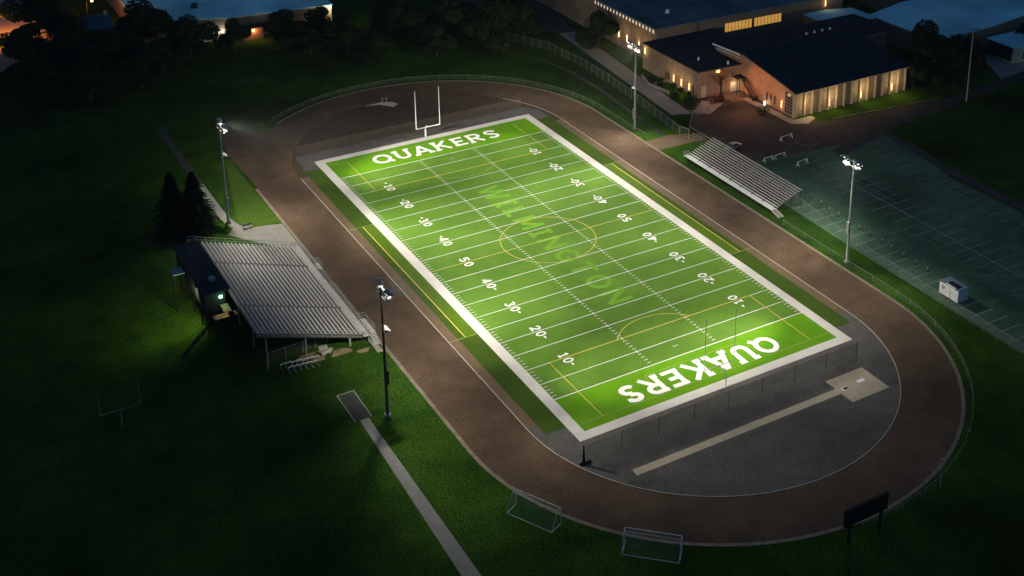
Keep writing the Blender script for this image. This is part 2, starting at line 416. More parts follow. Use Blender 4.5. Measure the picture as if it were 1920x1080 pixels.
# ------------------------------------------------------------------ other paving
m = MB(); rect(m, -23.2, -67.4, 15.4, -66.0, .016); rect(m, 14.4, -70.0, 22.0, -63.6, .014); struct('vault_runway', m, M['runway'])
m = MB()
pts = [(-51.75,-35.2),(-50.35,-35.2),(-50.35,-80),(-53.4,-80)]
sheet(m, [(-51.7,-35.2),(-50.3,-35.2),(-50.6,-85),(-53.0,-85)], .012); struct('jump_runway', m, M['concrete'])
m = MB()
for a, b in (((-52.4,-27.5),(-49.7,-27.5)), ((-49.7,-27.5),(-49.8,-35.1)), ((-52.4,-27.5),(-52.4,-35.1))): m.bar((*a,.03),(*b,.03),.16,.06)
struct('sand_pit_kerb', m, M['concrete'])
m = MB(); rect(m, -52.3, -35, -49.8, -27.6, .008); struct('sand_pit', m, M['drive'])
# path left and pad by the grandstand
def strip(mb, P, w, z):
    rows = [[], []]
    P = [Vector(p) for p in P]
    for i, p in enumerate(P):
        d = (P[min(i+1,len(P)-1)]-P[max(i-1,0)]).normalized(); nn = Vector((-d.y, d.x))*w/2
        rows[0].append((*(p+nn), z)); rows[1].append((*(p-nn), z))
    mb.grid(rows)
m = MB(); strip(m, [(-49.8,94),(-50.3,70),(-50.35,58)], 1.7, .005); struct('darkened_path', m, M['drive'])  # far stretch of the same path, night darkness put into its colour
m = MB(); strip(m, [(-50.35,58),(-50.4,52),(-50.3,43),(-50.0,38.6),(-49.2,35.6),(-47.6,33.6)], 1.7, .006); struct('left_path', m, M['concrete'])
m = MB(); sheet(m, [(-51.6,33.0),(-49.6,35.8),(-46.4,33.8),(-41.3,32.4),(-41.3,20),(-42.4,20),(-48.6,28.6)], .010); struct('grandstand_pad', m, M['concrete'])
m = MB(); sheet(m, [(-48.6,37.2),(-47.0,34.8),(-44.6,33.8),(-41.4,33.4),(-41.4,66),(-42.2,68)], .004); struct('lawn', m, M['grass_lit'])  # grass island; the floodlight on it is put into a brighter grass colour
m = MB(); strip(m, [(-41.9,24),(-41.9,-8),(-42.0,-19.6)], 1.0, .006); struct('grandstand_walk', m, M['concrete'])
m = MB()
for cx, cy, r in ((-52.4,-14.9,1.7),(-51.2,-16.4,1.1),(-47.6,-16.2,1.6),(-44.2,-17.8,1.0),(-49.6,-14.6,1.2)):
    sheet(m, [(cx+r*(1+.3*math.sin(3*a+cx))*math.cos(a), cy+r*(.8+.25*math.cos(2*a))*math.sin(a)) for a in [i*math.pi/9 for i in range(18)]], .005+.001*abs(cx % 3))
struct('bare_dirt', m, M['sand'])
# right side: path, entrance, road, yard, lot
m = MB(); strip(m, [(40.2,103),(46.3,91),(49.0,75),(49.0,62),(47.6,45),(46.4,29.5)], 1.1, .006); struct('right_path', m, M['drive'])
m = MB(); sheet(m, [(59.5,37.2),(54.9,38.8),(61.2,104),(66.2,103)], .006); struct('service_road', m, M['concrete'])
m = MB(); sheet(m, [(41.3,23.5),(41.3,29.2),(48,29.4),(54.2,26.5),(54.2,23.2),(48,23.4)], .008); struct('entrance_path', m, M['apron'])
m = MB(); sheet(m, [(54.5,8),(54.5,31),(60,37.5),(66.2,44.1),(78.5,43.4),(78.5,20),(86,16.6),(118,13),(118,8.5),(92,6.5),(84,4)], .004); struct('school_yard', m, M['yard'])
m = MB(); sheet(m, [(48.6,4),(54.5,8.1),(84,4.1),(92,6.6),(86.5,-20),(87,-130),(47.2,-130),(47.4,-40)], .005); struct('parking_lot', m, M['lot'])
m = MB(); strip(m, [(170,17),(118,11.2),(95,7.8),(86,5),(74,2)], 3.4, .009); struct('lot_road', m, M['drive'])
m = MB(); strip(m, [(91.5,7),(88.8,-20),(88.4,-60),(89,-130)], 2.6, .006); struct('lot_verge', m, M['drive'])
m = MB(); sheet(m, [(78.6,21.6),(78.0,21.6),(77.2,38.6),(75.4,38.6),(75.8,20.0),(79.5,18.2),(83,20.0),(83,21.6)], .016); struct('gym_walk', m, M['concrete'])
m = MB(); sheet(m, [(59.9,37.4),(66.3,42.6),(70,38.7),(63,34.6)], .012); struct('yard_apron', m, M['concrete'])
m = MB()
for i in range(3): m.bar((70.4+i*2.3,38.2,.03),(71.4+i*2.3,41.6,.03),.12,.02)
m.bar((65,37.2,.03),(76,38.1,.03),.12,.02)
struct('yard_stall_lines', m, M['kerb'])
m = MB()
for i in range(34):
    y = -14.4 - 2.97*i
    rect(m, 48.7, y-.06, 54.0, y+.06, .013)
for i in range(40):
    y = 1.4 - 3.05*i
    if y < -3 or y > -2.0: rect(m, 61.2, y-.05, 72.8, y+.05, .013)
for i in range(36):
    y = -1.5 - 3.2*i; rect(m, 79.8, y-.05, 85.4, y+.05, .013)
rect(m, 66.3, -120, 66.45, -11, .017)
struct('stall_lines', m, M['lotline'])
m = MB(); m.bar((54.5,31,.06),(54.5,8.2,.06),.25,.14); m.bar((54.6,31.0,.06),(60,37.3,.06),.2,.14); m.bar((85.9,17.4,.06),(117,13.8,.06),.25,.14)
struct('yard_kerb', m, M['kerb'])
m = MB(); arc(m, 72.5, 10.6, 2.6, R(150), R(300), .14, .022, 16); struct('yard_painted_arc', m, M['kerb'])
# far upper-left street and the drive at upper right
m = MB(); sheet(m, [(-92,150),(-66,176),(-57,176),(-46,170),(-30,163),(-28,158),(-46,163),(-58,168),(-78,138)], .005); struct('street', m, M['concrete'])
m = MB(); sheet(m, [(-120,176),(-59,178),(-60,235),(-130,260)], .006); struct('street_corner', m, M['concrete'])
m = MB(); sheet(m, [(61.3,104.2),(66.2,103.3),(76,150),(52,165),(50,116)], .005); struct('upper_drive', m, M['drive'])
m = MB(); sheet(m, [(147.5,33),(150.5,33),(151.4,28),(151.6,21.6),(170,18),(170,12),(140,14.5),(144.5,22),(146.6,28)], .006); struct('upper_right_drive', m, M['concrete'])

# ------------------------------------------------------------------ lamps
def light(name, kind, loc, energy, color, parent=None, **kw):
    d = bpy.data.lights.new(name, kind); d.energy = energy; d.color = color
    for k, v in kw.items(): setattr(d, k, v)
    o = bpy.data.objects.new(name, d); o.location = Vector(loc) - (world_loc(parent) if parent else Vector())
    if parent: o.parent = parent
    COL.objects.link(o); return o
def aim(o, loc, target):
    d = Vector(target) - Vector(loc); o.rotation_euler = d.to_track_quat('-Z', 'Y').to_euler()
KF = 1.0   # floodlight gain
FLOODC = (1, .94, .80)
def floodlight(parent, loc, target, lit=True, r=.38):
    """hooded bowl with a glass lens, facing target"""
    loc = Vector(loc); d = (Vector(target)-loc).normalized()
    u = d.cross(Vector((0,0,1))).normalized(); v = u.cross(d)
    ring_ = lambda off, rad, k=12: [loc + d*off + (u*math.cos(2*math.pi*i/k)+v*math.sin(2*math.pi*i/k))*rad for i in range(k)]
    b = MB(); rs = [ring_(-.42,.10), ring_(-.30,r*.62), ring_(.0,r), ring_(.10,r*1.03)]
    for q in rs: q.append(q[0])
    b.grid(rs); b.poly(rs[0][:-1])
    hood = [loc + d*.10 + (u*math.cos(a)+v*math.sin(a))*r*1.03 for a in [R(10+i*16) for i in range(11)]]
    hood2 = [p + d*.38 for p in hood]
    b.grid([hood, hood2]); b.bar(loc-d*.2, loc-d*.2+Vector((0,0,-.5)), .07)
    h = b.build('floodlight', M['pole'], parent, True)
    l = MB(); l.poly(ring_(.06, r*.95)); l.build('lens', M['lamp' if lit else 'lamp_off'], h)
    return h
BEAMS = [  # aim x, aim y, watts, cone: the lamps of each pole
 [(-14, 50, 9806, 36), (-9, 49.5, 52000, 22), (-16, 8, 30000, 24), (-2, 46, 130000, 36), (8, 40, 9986, 100), (2, 12, 31331, 36), (2, 12, 19585, 60), (-5, 66, 29933, 60), (5, -4, 131095, 60), (-42, 52, 6517, 60), (-46, 28, 8939, 100), (-50.0, 38, 1803, 150), (-30, 68, 6341, 150), (-38, 13, 19859, 150), (-32, 82, 8000, 70)],
 [(-14, -50, 5682, 60), (-19, -12, 26000, 26), (5, -47, 70000, 20), (-2, -46, 72000, 36), (8, -40, 49928, 60), (-12, -16, 42319, 60), (-14, -2, 18389, 60), (-36, -18, 26105, 100), (-5, -66, 20000, 36), (-25, -62, 16000, 36), (5, 4, 82560, 60), (-42, -52, 4127, 60), (-42, -52, 12846, 100)],
 [(2, 46, 56000, 36), (2, 15, 56000, 22), (14, 34, 15944, 60), (0, 28, 13433, 36), (12, 16, 40067, 36), (14, 2, 64339, 60), (-12, 24, 68871, 36), (-12, 24, 20775, 60), (36, 18, 26885, 100), (5, 66, 14984, 60), (22.9, 66.3, 13526, 150), (31, 11, 2633, 150), (36, 88, 11000, 70), (10, 98, 18000, 50)],
 [(14, -50, 3858, 60), (8, -47, 46000, 22), (2, -46, 56000, 36), (-8, -40, 18759, 60), (14, -34, 11810, 100), (0, -28, 10515, 60), (-2, -12, 7068, 60), (14, -2, 41020, 36), (36, -18, 15851, 100), (5, -66, 11500, 36), (5, -66, 12500, 60), (25, -62, 4300, 36), (25, -62, 2200, 100), (42, -52, 2031, 60), (42, -52, 4592, 100), (22.9, -66.4, 3193, 150), (31, -11, 5780, 150), (45, -26, 5200, 80), (44, -50, 5000, 70)]]
def light_pole(label, x, y, H, sx, far, dark, targets, beams, mids, boxz):
    sy = 1 if far else -1
    t = thing('floodlight_pole', label, 'light pole', (x, y, 0), 'stadium floodlight poles')
    mt = M['pole_dark'] if dark else M['pole']  # dark: pole seen from its unlit side, shade put into the colour
    b = MB(); b.tube([(x,y,0),(x,y,H*.35),(x,y,H*.7),(x,y,H+.4)], .26, 10, .13); b.build('pole', mt, t, True)
    b = MB(); b.tube([(x,y,0),(x,y,.35)], .5, 12); b.build('footing', M['concrete'], t)
    for z, hl in ((H, 2.35), (H-1.0, 2.0)):
        b = MB(); b.bar((x-.06*0, y-hl, z), (x, y+hl, z), .14, .14); b.build('crossarm', M['pole'] if not dark else M['steel'], t)
    b = MB(); b.box(x-sx*.30-.14, y-.28, boxz, x-sx*.30+.14, y+.28, boxz+2.4); b.build('ballast_box', mt, t)
    k = 0
    for z, offs in ((H, (-2.2,-1.3,1.3,2.2)), (H-1.0, (-1.85,-.8,1.0,1.85))):
        for o in offs:
            tg = targets[k % len(targets)]; k += 1
            floodlight(t, (x-sx*.40, y+o, z+.35), (tg[0], tg[1], 0))
    for i, (ax, ay, e, cone) in enumerate(beams):
        loc = (x-sx*1.3, y+(i-len(beams)/2)*.35, H+.2)
        lo = light('flood_beam', 'SPOT', loc, e*1.18, FLOODC, t, spot_size=R(cone), spot_blend=1.0, shadow_soft_size=.3)
        aim(lo, loc, (ax, ay, 0))
    for zz, lit in mids:
        b = MB(); b.bar((x-.5*0, y-.75, zz), (x, y+.75, zz), .10); b.build('side_bracket', mt, t)
        for o in ((-.6, 0, .6) if not lit else (.1,)):
            floodlight(t, (x-sx*.35, y+o, zz+.3), (x-sx*20, y, 0), lit, .26)
        if lit:
            lo = light('low_beam', 'SPOT', (x-sx*.9, y, zz), 5000*KF, FLOODC, t, spot_size=R(110), spot_blend=1, shadow_soft_size=.2)
            aim(lo, (x-sx*.9, y, zz), (x-sx*14, y-sy*6, 0))
    return t
def tgt(sx, sy): return [(sx*14,sy*50,0),(sx*4,sy*40,0),(sx*14,sy*26,0),(0,sy*20,0),(sx*14,sy*6,0),(-sx*2,sy*3,0),(sx*29,sy*26,0),(sx*3,sy*51,0)]
light_pole('tall pale floodlight pole beside the curved path at the far end of the grandstand', -50.1, 38.0, 20.6, -1, True, False, tgt(-1,1), BEAMS[0], [(14.2, False)], 3.0)
light_pole('dark silhouetted floodlight pole on the grass in front of the covered jump pit', -47.7, -36.3, 21.4, -1, False, True, tgt(-1,-1), BEAMS[1], [(14.6, False)], 5.5)
light_pole('pale floodlight pole on the grass strip near the tan school building', 42.9, 36.3, 20.3, 1, True, False, tgt(1,1), BEAMS[2], [(10.0, True)], 2.6)
light_pole('white floodlight pole between the track and the parking lot fence', 42.9, -36.4, 20.4, 1, False, False, tgt(1,-1), BEAMS[3], [], 6.0)

# ------------------------------------------------------------------ goalposts
def goalpost(label, y, sgn, x=0, top=12.1, mt='whitepaint', off=1.9, r=.09, half=2.86):
    t = thing('goalpost', label, 'goalpost', (x, y, 0), None)
    yb = y + sgn*off*.0
    b = MB()
    P = [(x, y, 0), (x, y, 1.7)] + [(x, y - sgn*off*(1-math.cos(a)), 1.7+1.3*math.sin(a)) for a in [R(15*i) for i in range(1, 7)]]
    b.tube(P, r*1.6, 10); b.build('gooseneck', M[mt], t, True)
    yc = y - sgn*off
    b = MB(); b.tube([(x-half, yc, 3.0), (x+half, yc, 3.0)], r*1.2, 8); b.build('crossbar', M[mt], t, True)
    for s in (-1, 1):
        b = MB(); b.tube([(x+s*half, yc, 3.0), (x+s*half, yc, top)], r, 8); b.build('upright', M[mt], t, True)
    return t
goalpost('white goalpost behind the far end zone', 56.9, 1, r=.11, off=1.6)
goalpost('thin pale goalpost behind the near end zone, in front of the dark netting', -56.8, -1, r=.055, off=1.8, mt='steel')
goalpost('faint practice goalpost alone on the dark grass at left', -18.3, 1, x=-82.1, top=7.2, off=.2, r=.045, mt='fence_grey')

# ------------------------------------------------------------------ fences and nets
def panel(mb, a, b, z0, z1):
    if mb.uv is None: mb.uv = []
    L_ = (Vector(b)-Vector(a)).length; u0 = getattr(mb, 'u', 0)
    n = len(mb.v); mb.v += [(*a,z0),(*b,z0),(*b,z1),(*a,z1)]; mb.f.append((n,n+1,n+2,n+3))
    mb.uv += [(u0,z0),(u0+L_,z0),(u0+L_,z1),(u0,z1)]; mb.u = u0+L_
def fence(label, P, h, step, mname, pmat, name='chain_link_fence', pr=.045, rails=True, gate_skip=()):
    t = thing(name, label, 'fence', (*P[0], 0))
    posts = []; mb = MB(); rl = MB()
    for a, b in zip(P[:-1], P[1:]):
        a = Vector(a); b = Vector(b); n = max(1, round((b-a).length/step))
        for i in range(n): posts.append(a + (b-a)*i/n)
        panel(mb, a, b, .05, h)
        if rails: rl.bar((*a, h), (*b, h), .06)
    posts.append(Vector(P[-1]))
    mb.build('mesh_panel', M[mname], t)
    if rails: rl.build('top_rail', M[pmat], t)
    for p in posts[:100]:
        q = MB(); q.tube([(p.x,p.y,0),(p.x,p.y,h+.08)], pr, 6); q.build('post', M[pmat], t)
    return t
fence('long chain link fence on the grass bank below the school road', [(46,106),(51.9,92.8),(53.2,78),(53.1,64.5),(51.6,46),(49.7,28.2)], 2.3, 2.9, 'chain', 'fence_grey')
fence('chain link fence behind the small bleachers and along the parking lot', [(50.4,23.6),(50.2,14),(50.0,-13.2),(48.7,-24),(47.4,-40),(46.9,-60),(46.6,-100)], 2.1, 3.0, 'chain', 'fence_grey')
fence('short fence panel across the entrance path beside the bleachers', [(49.8,28.0),(50.6,25.6)], 2.2, 2.2, 'chain', 'steel')
fence('dark netting on posts behind the near end zone', [(-28.3,-61.2),(23.0,-61.2)], 3.0, 6.1, 'darknet', 'black', 'ball_net', .04, False)
fence('dark netting on posts behind the far end zone', [(-28.7,61.2),(26.5,61.2)], 2.4, 6.1, 'darknet', 'pole_dark', 'ball_net', .035, False)
fence('low netting at the edge of the gravel yard by the school steps', [(57.8,37.4),(60.4,35.4),(64.5,36.9)], 1.1, 1.5, 'chain', 'steel', 'low_fence', .04)
# low rail round the outside of the track
P = stadium(42.3, HALF, 36)
def rail_fence(label, path):
    t = thing('track_fence', label, 'fence', (*path[0],0), 'low wire fences round the track')
    rl = MB(); pn = MB()
    for a, b in zip(path[:-1], path[1:]):
        rl.bar((*a,1.05),(*b,1.05),.05); panel(pn, a, b, .05, 1.03)
    rl.build('top_rail', M['fence_grey'], t); pn.build('mesh_panel', M['chain'], t)
    for p in path:
        q = MB(); q.bar((*p,0),(*p,1.05),.05); q.build('post', M['fence_grey'], t)
rail_fence('low wire fence along the outer edge of the near right bend below the parking lot', P[54:] + [(42.3,-44),(42.3,-38),(42.3,-32),(42.3,-25),(42.3,-18.5)])
rail_fence('low wire fence round the outer edge of the far bend of the track', [(42.3,30),(42.3,40)] + P[:27])
# corner bundle of furled net
t = thing('net_post', 'black padded corner post with furled net at the near left end of the netting', 'post', (-28.4,-61.4,0))
b = MB(); b.tube([(-28.4,-61.4,0),(-28.4,-61.4,1.0),(-28.4,-61.4,3.2)], .34, 9, .09); b.build('pad', M['black'], t, True)
b = MB(); b.tube([(-28.9,-61.2,.12),(-28.0,-61.5,.2),(-27.2,-61.3,.1)], .22, 8); b.build('furled_net', M['black'], t, True)

# ------------------------------------------------------------------ grandstand on the left
NR, DX, DZ, X0, Z0, Y0, Y1 = 24, .72, .242, -43.3, 1.25, -15.8, 19.8
GS = thing('grandstand', 'large aluminium grandstand with long rows of bench seats on the left straight', 'grandstand', (-52,2,0))
b = MB(); prof = []
for i in range(NR):
    x = X0-DX*i; z = Z0+DZ*i; prof += [(x, z), (x-DX, z), (x-DX, z+DZ)]
prof = prof[:-1]
lo = [(x, z-.10) for x, z in prof]
for q in (prof, lo): b.grid([[(x, Y0, z) for x, z in q], [(x, Y1, z) for x, z in q]])
for y in (Y0, Y1): b.grid([[(x, y, z) for x, z in prof], [(x, y, z) for x, z in lo]])
b.build('stepped_deck', M['alu_dark'], GS)
for i in range(NR):
    for ya, yb in ((Y0+.3,-6.7),(-5.5,9.9),(11.1,Y1-.2)):
        x = X0-DX*i-.42; z = Z0+DZ*i
        b = MB(); b.box(x-.15, ya, z+.38, x+.15, yb, z+.43)
        for k in range(4):
            y = ya+.6+(yb-ya-1.2)*k/3; b.box(x-.05, y-.03, z, x+.05, y+.03, z+.38)
        b.build('bench_row', M['alu'], GS)
b = MB()
for ya, yb in ((-6.7,-5.5),(9.9,11.1)):
    for i in range(NR): b.box(X0-DX*i-.36, ya+.08, Z0+DZ*i, X0-DX*i-.06, yb-.08, Z0+DZ*i+.115)
b.build('aisle_step', M['alu'], GS)
b = MB(); b.box(X0+.02, Y0, Z0-.12, X0+1.0, Y1, Z0-.02); b.build('front_walkway', M['alu'], GS)
def railing(name, P, h, step, parent, mt='steel', rails=(1,.5)):
    b = MB()
    for a, c in zip(P[:-1], P[1:]):
        a = Vector(a); c = Vector(c); n = max(1, round((c-a).length/step))
        for k in rails: b.bar(a+Vector((0,0,h*k)), c+Vector((0,0,h*k)), .06)
        for i in range(n+1):
            p = a+(c-a)*i/n; b.bar(p, p+Vector((0,0,h)), .05)
    return b.build(name, M[mt], parent)
railing('front_railing', [(X0+1.0,Y0,Z0),(X0+1.0,Y1,Z0)], 1.05, 1.8, GS)
railing('end_railing', [(X0+1.0,Y0,Z0),(X0-.2,Y0,Z0),(X0-DX*NR,Y0,Z0+DZ*NR)], 1.05, 1.8, GS)
railing('end_railing', [(X0+.4,Y1,Z0),(X0-.2,Y1,Z0),(X0-DX*NR,Y1,Z0+DZ*NR)], 1.05, 1.8, GS)
railing('back_railing', [(X0-DX*NR,Y0,Z0+DZ*NR-.2),(X0-DX*NR,Y1,Z0+DZ*NR-.2)], 1.1, 2.0, GS, rails=(1,.7,.4))
for y in (Y0+.5, -8, 0, 9, Y1-.5):
    for x in (-59.2, -52.9, -45.6):
        zt = Z0 + DZ*int((X0-x)/DX) - .12
        b = MB(); b.bar((x,y,0),(x,y,zt), .30 if x > -46 else .16); b.build('support_post', M['steel'], GS)
    b = MB(); b.bar((X0-.1,y,Z0-.30),(X0-DX*NR,y,Z0+DZ*NR-.45),.14,.28); b.build('raker_beam', M['steel'], GS)
# wall under the front
b = MB(); b.box(X0+.55, Y0+.2, 0, X0+.75, Y1-.2, Z0-.13); b.build('front_skirt', M['dark_wall'], GS)
# entry platforms
for y0, y1 in ((-15.2,-10.4),(9.4,11.8)):
    x1 = X0+2.2 if y0 < 0 else X0+2.0
    b = MB(); b.box(X0+1.03, y0, Z0-.14, x1, y1, Z0-.01)
    for y in (y0+.1, y1-.1): b.bar((x1-.1,y,0),(x1-.1,y,Z0-.14),.1)
    b.build('entry_platform', M['alu'], GS)
    railing('entry_railing', [(X0+1.05,y1,Z0),(x1,y1,Z0),(x1,(y0+y1)/2,Z0),(x1,y0,Z0)], 1.05, 1.2, GS)
b = MB()
for i in range(6): b.box(X0+1.1, -15.3-.32*(i+1), Z0-.2*(i+1), X0+2.2, -15.3-.32*i+.02, Z0-.2*(i+1)+.06)
b.build('entry_stair', M['alu'], GS)
# press box behind the top row
PB = thing('press_box', 'dark elevated press box on posts behind the top row of the grandstand', 'press box', (-63.4,7,0))
bx0, bx1, by0, by1, bz0, bz1 = -64.7, -61.4, -1.2, 17.4, 4.6, 8.2
b = MB(); b.box(bx0, by0, bz0, bx1, by1, bz1); b.build('wall', M['dark_wall'], PB)
b = MB(); b.prism([(bx0-.4,by0-.4),(bx1+.8,by0-.4),(bx1+.8,by1+.4),(bx0-.4,by1+.4)], bz1+.003, bz1+.22); b.build('roof', M['box_roof'], PB)
for i in range(7):
    y = by0+1.0+i*2.5
    b = MB(); b.box(bx1+.002, y, bz0+2.2, bx1+.05, y+2.0, bz1-.3); b.build('window', M['glass'], PB)
for x in (bx0+.3, bx1-.6):
    for y in (by0+.5, 3.5, 8, 12.5, by1-.5):
        b = MB(); b.bar((x,y,0),(x,y,bz0), .22); b.build('support_post', M['black'], PB)
b = MB(); b.box(-62.9,2.0,bz1+.225,-61.9,3.3,bz1+.6); b.build('roof_hatch', M['blueunit'], PB)
b = MB(); b.box(-67.0,9.8,6.9,-65.12,12.4,7.1); b.build('camera_deck', M['blueunit'], PB)
for x, y in ((-66.8,10.0),(-66.8,12.2)):
    b = MB(); b.bar((x,y,0),(x,y,6.89),.16); b.build('deck_post', M['black'], PB)
b = MB(); b.box(-62.4, by0-.16, 6.9, -61.9, by0-.002, 7.3); l_ = b.build('green_lamp', M['green'], PB)
light('green_glow', 'POINT', (-62.15, by0-.7, 7.0), 45, (.3,1,.5), PB, shadow_soft_size=.15)
b = MB(); b.box(-64.3,-5.2,5.3,-61.0,-3.8,5.42); b.box(-61.9,-5.2,5.3,-60.6,-3.8,5.42)
for i in range(5): b.box(-62.4,-3.8+.5*i,5.42+.04*i,-61.2,-3.35+.5*i,5.50+.04*i)
b.build('landing', M['wood'], PB)
railing('landing_railing', [(-61.0,-5.2,5.4),(-64.3,-5.2,5.4),(-64.3,-3.8,5.4)], 1.0, 1.1, PB, 'black')
b = MB()
for i in range(20): b.box(-64.4-.28*(i+1), -5.1, 5.2-.26*(i+1), -64.4-.28*i+.02, -3.9, 5.2-.26*(i+1)+.05)
b.build('stair', M['black'], PB)
light('landing_glow', 'POINT', (-62.6,-4.2,7.2), 45, (1,.62,.35), PB, shadow_soft_size=.2)
b = MB(); b.box(bx0-.35, 2.9, 7.5, bx0-.002, 3.9, 7.7); b.build('added_lamp_hood', M['black'], PB)  # added hood for the beam below; no lamp seen, lights the grass behind
lo = light('added_rear_beam', 'SPOT', (bx0-.5, 3.4, 7.4), 2700, (.95,.95,.42), PB, spot_size=R(165), spot_blend=.9, shadow_soft_size=.3)
aim(lo, (bx0-.5, 3.4, 7.4), (-71.5, 8.0, 0))
# far rear corner platform
b = MB(); b.box(-61.9,18.2,6.7,-60.7,20.4,6.9); b.bar((-61.7,20.2,0),(-61.7,20.2,6.7),.14); b.build('rear_platform', M['blueunit'], GS)
railing('rear_railing', [(-60.7,20.4,6.9),(-61.9,20.4,6.9),(-61.9,18.2,6.9)], 1.2, 1.1, GS)
# fence and loose things under its near end
fence('dim chain link fence under the near end of the grandstand', [(-58.6,-13.6),(-52.8,-13.2),(-48.4,-12.6)], 2.0, 2.9, 'chain', 'steel', 'stand_fence')
def hurdle(x, y, parent=None):
    t = thing('hurdle', '', 'hurdle', (x,y,0), 'hurdles parked in two rows')
    b = MB(); b.box(x-.52,y-.03,.78,x+.52,y+.03,.92); b.build('board', M['whitepaint'], t)
    for s in (-1,1):
        b = MB(); b.bar((x+s*.42,y,0),(x+s*.42,y,.80),.05); b.bar((x+s*.42,y,.03),(x+s*.42,y-.6,.03),.06); b.build('leg', M['steel'], t)
    return t
base = hurdle(-57.0,-16.0)
ks = [(-57.0+.86*i, -16.0-.12*i+.12*(i % 2)) for i in range(7)] + [(-56.2+.95*i, -17.4-.1*i) for i in range(5)]
for i, (x, y) in enumerate(ks):
    h_ = base if i == 0 else copy_tree(base)
    h_.location = (x, y, 0); h_.rotation_euler.z = R(14+rng.uniform(-5,5))
    h_['label'] = 'white track hurdle parked in the %s row beside the grandstand, %s from its left end' % (('back','front')[i > 6], ['first','second','third','fourth','fifth','sixth','seventh'][i if i < 7 else i-7])
t = thing('timber_beam', 'pale squared beam lying on bare dirt under the grandstand', 'beam', (-49.6,-15.3,0))
b = MB(); b.bar((-50.5,-15.6,.22),(-48.7,-15.0,.22),.45,.40); b.build('beam', M['stone'], t)
for k in (-50.1,-49.1):
    b = MB(); b.box(k-.12,-15.75,0,k+.12,-14.95,.03); b.build('bearer', M['wood'], t)
t = thing('rubble_block', 'small pale block heap beside the grandstand dirt', 'block', (-49.8,-13.9,0))
b = MB(); b.box(-50.5,-14.3,0,-49.7,-13.6,.5); b.box(-49.6,-14.1,0,-49.0,-13.5,.4); b.build('block', M['stone'], t)

# picnic bench on the pad
t = thing('park_bench', 'small bench with pale slats on the concrete pad above the grandstand', 'bench', (-47.6,33.9,0))
b = MB(); b.box(-48.6,33.55,.42,-46.7,34.0,.48); b.build('seat', M['stone'], t)
b = MB(); b.box(-48.6,34.08,.55,-46.7,34.14,.95); b.build('backrest', M['stone'], t)
for x in (-48.3,-47.0):
    b = MB(); b.bar((x,33.75,0),(x,33.75,.42),.1); b.bar((x,34.05,0),(x,34.12,.95),.1); b.build('leg', M['black'], t)

# ------------------------------------------------------------------ bleachers on the right
BL = thing('bleachers', 'small white bench bleachers on the right straight, backing onto the school yard', 'bleachers', (47,2,0))
by0, by1 = -13.6, 17.0; n = 11; dx, dz, x0, z0 = .60, .22, 44.1, .55
b = MB(); b.box(43.2,by0,z0+.2,44.55,by1,z0+.26); b.build('front_walkway', M['whitepaint'], BL)
for i in range(n):
    x = x0+.75+dx*i; z = z0+.45+dz*i
    b = MB(); b.box(x-.13,by0,z,x+.13,by1,z+.05); b.build('bench_row', M['alu'] if i else M['whitepaint'], BL)
    if i < n-1:
        b = MB(); b.box(x+.17,by0+.02,z-.24,x+.40,by1-.02,z-.20); b.build('foot_plank', M['rubber'], BL)  # black plank colour stands in for the shaded gaps between rows
for i in range(9):
    y = by0+.4+(by1-by0-.8)*i/8
    b = MB(); b.bar((43.4,y,z0-.02),(51.0,y,z0+2.45),.10,.16); b.bar((43.4,y,.06),(51.0,y,.06),.1)
    for x in (43.4,46,48.6,51.0): b.bar((x,y,0),(x,y,z0+.05+(x-43.4)*.32),.09)
    b.build('frame', M['black'], BL)
b = MB()
for i in range(6): b.box(43.3,by0-.36*(i+1),z0+.22-.13*(i+1),44.5,by0-.36*i-.12,z0+.26-.13*(i+1))
for x in (43.32,44.48): b.bar((x,by0,z0+.1),(x,by0-2.3,.05),.06,.2)
b.build('ramp_steps', M['alu'], BL)
railing('end_railing', [(43.25,by1+.02,z0+.25),(44.6,by1+.02,z0+.25)], .9, .7, BL)
railing('back_railing', [(51.05,by0,2.9),(51.05,by1,2.9)], .35, 5, BL, 'fence_grey', (1,))

# ------------------------------------------------------------------ soccer goals
def soccer_goal(label, a, b_, back):
    """a, b_: feet of the posts; back: vector to the rear foot"""
    a = Vector((*a,0)); b2 = Vector((*b_,0)); bk = Vector((*back,0)); H = 2.44
    t = thing('soccer_goal', label, 'soccer goal', tuple(a), 'portable soccer goals')
    up = Vector((0,0,H)); d = bk*.35
    q = MB(); q.tube([a+up,b2+up],.06,8); q.build('crossbar', M['whitepaint'], t)
    for p in (a, b2):
        q = MB(); q.tube([p,p+up],.06,8); q.build('goal_post', M['whitepaint'], t)
        q = MB(); q.tube([p+up,p+up+d,p+bk],.04,6); q.tube([p,p+bk],.04,6); q.build('side_frame', M['whitepaint'], t)
    q = MB(); q.tube([a+bk,b2+bk],.04,6); q.tube([a+up+d,b2+up+d],.03,6); q.build('back_bar', M['whitepaint'], t)
    q = MB(); q.uv = []
    def quad(p):
        n = len(q.v); q.v += [tuple(k) for k in p]; q.f.append((n,n+1,n+2,n+3))
        l1 = (p[1]-p[0]).length; l2 = (p[3]-p[0]).length; q.uv += [(0,0),(l1,0),(l1,l2),(0,l2)]
    quad([a+up,b2+up,b2+up+d,a+up+d]); quad([a+up+d,b2+up+d,b2+bk,a+bk])
    for p in (a, b2): quad([p,p+bk,p+up+d,p+up])
    q.build('net', M['net'], t)
soccer_goal('white soccer goal beside the near bend of the track, left of the other goal', (-40.5,-63.8),(-37.2,-70.3),(-1.9,-.95))
soccer_goal('white soccer goal at the bottom of the track bend, farther right than the other goal', (-31.9,-77.9),(-26.5,-83.1),(-1.5,-1.6))

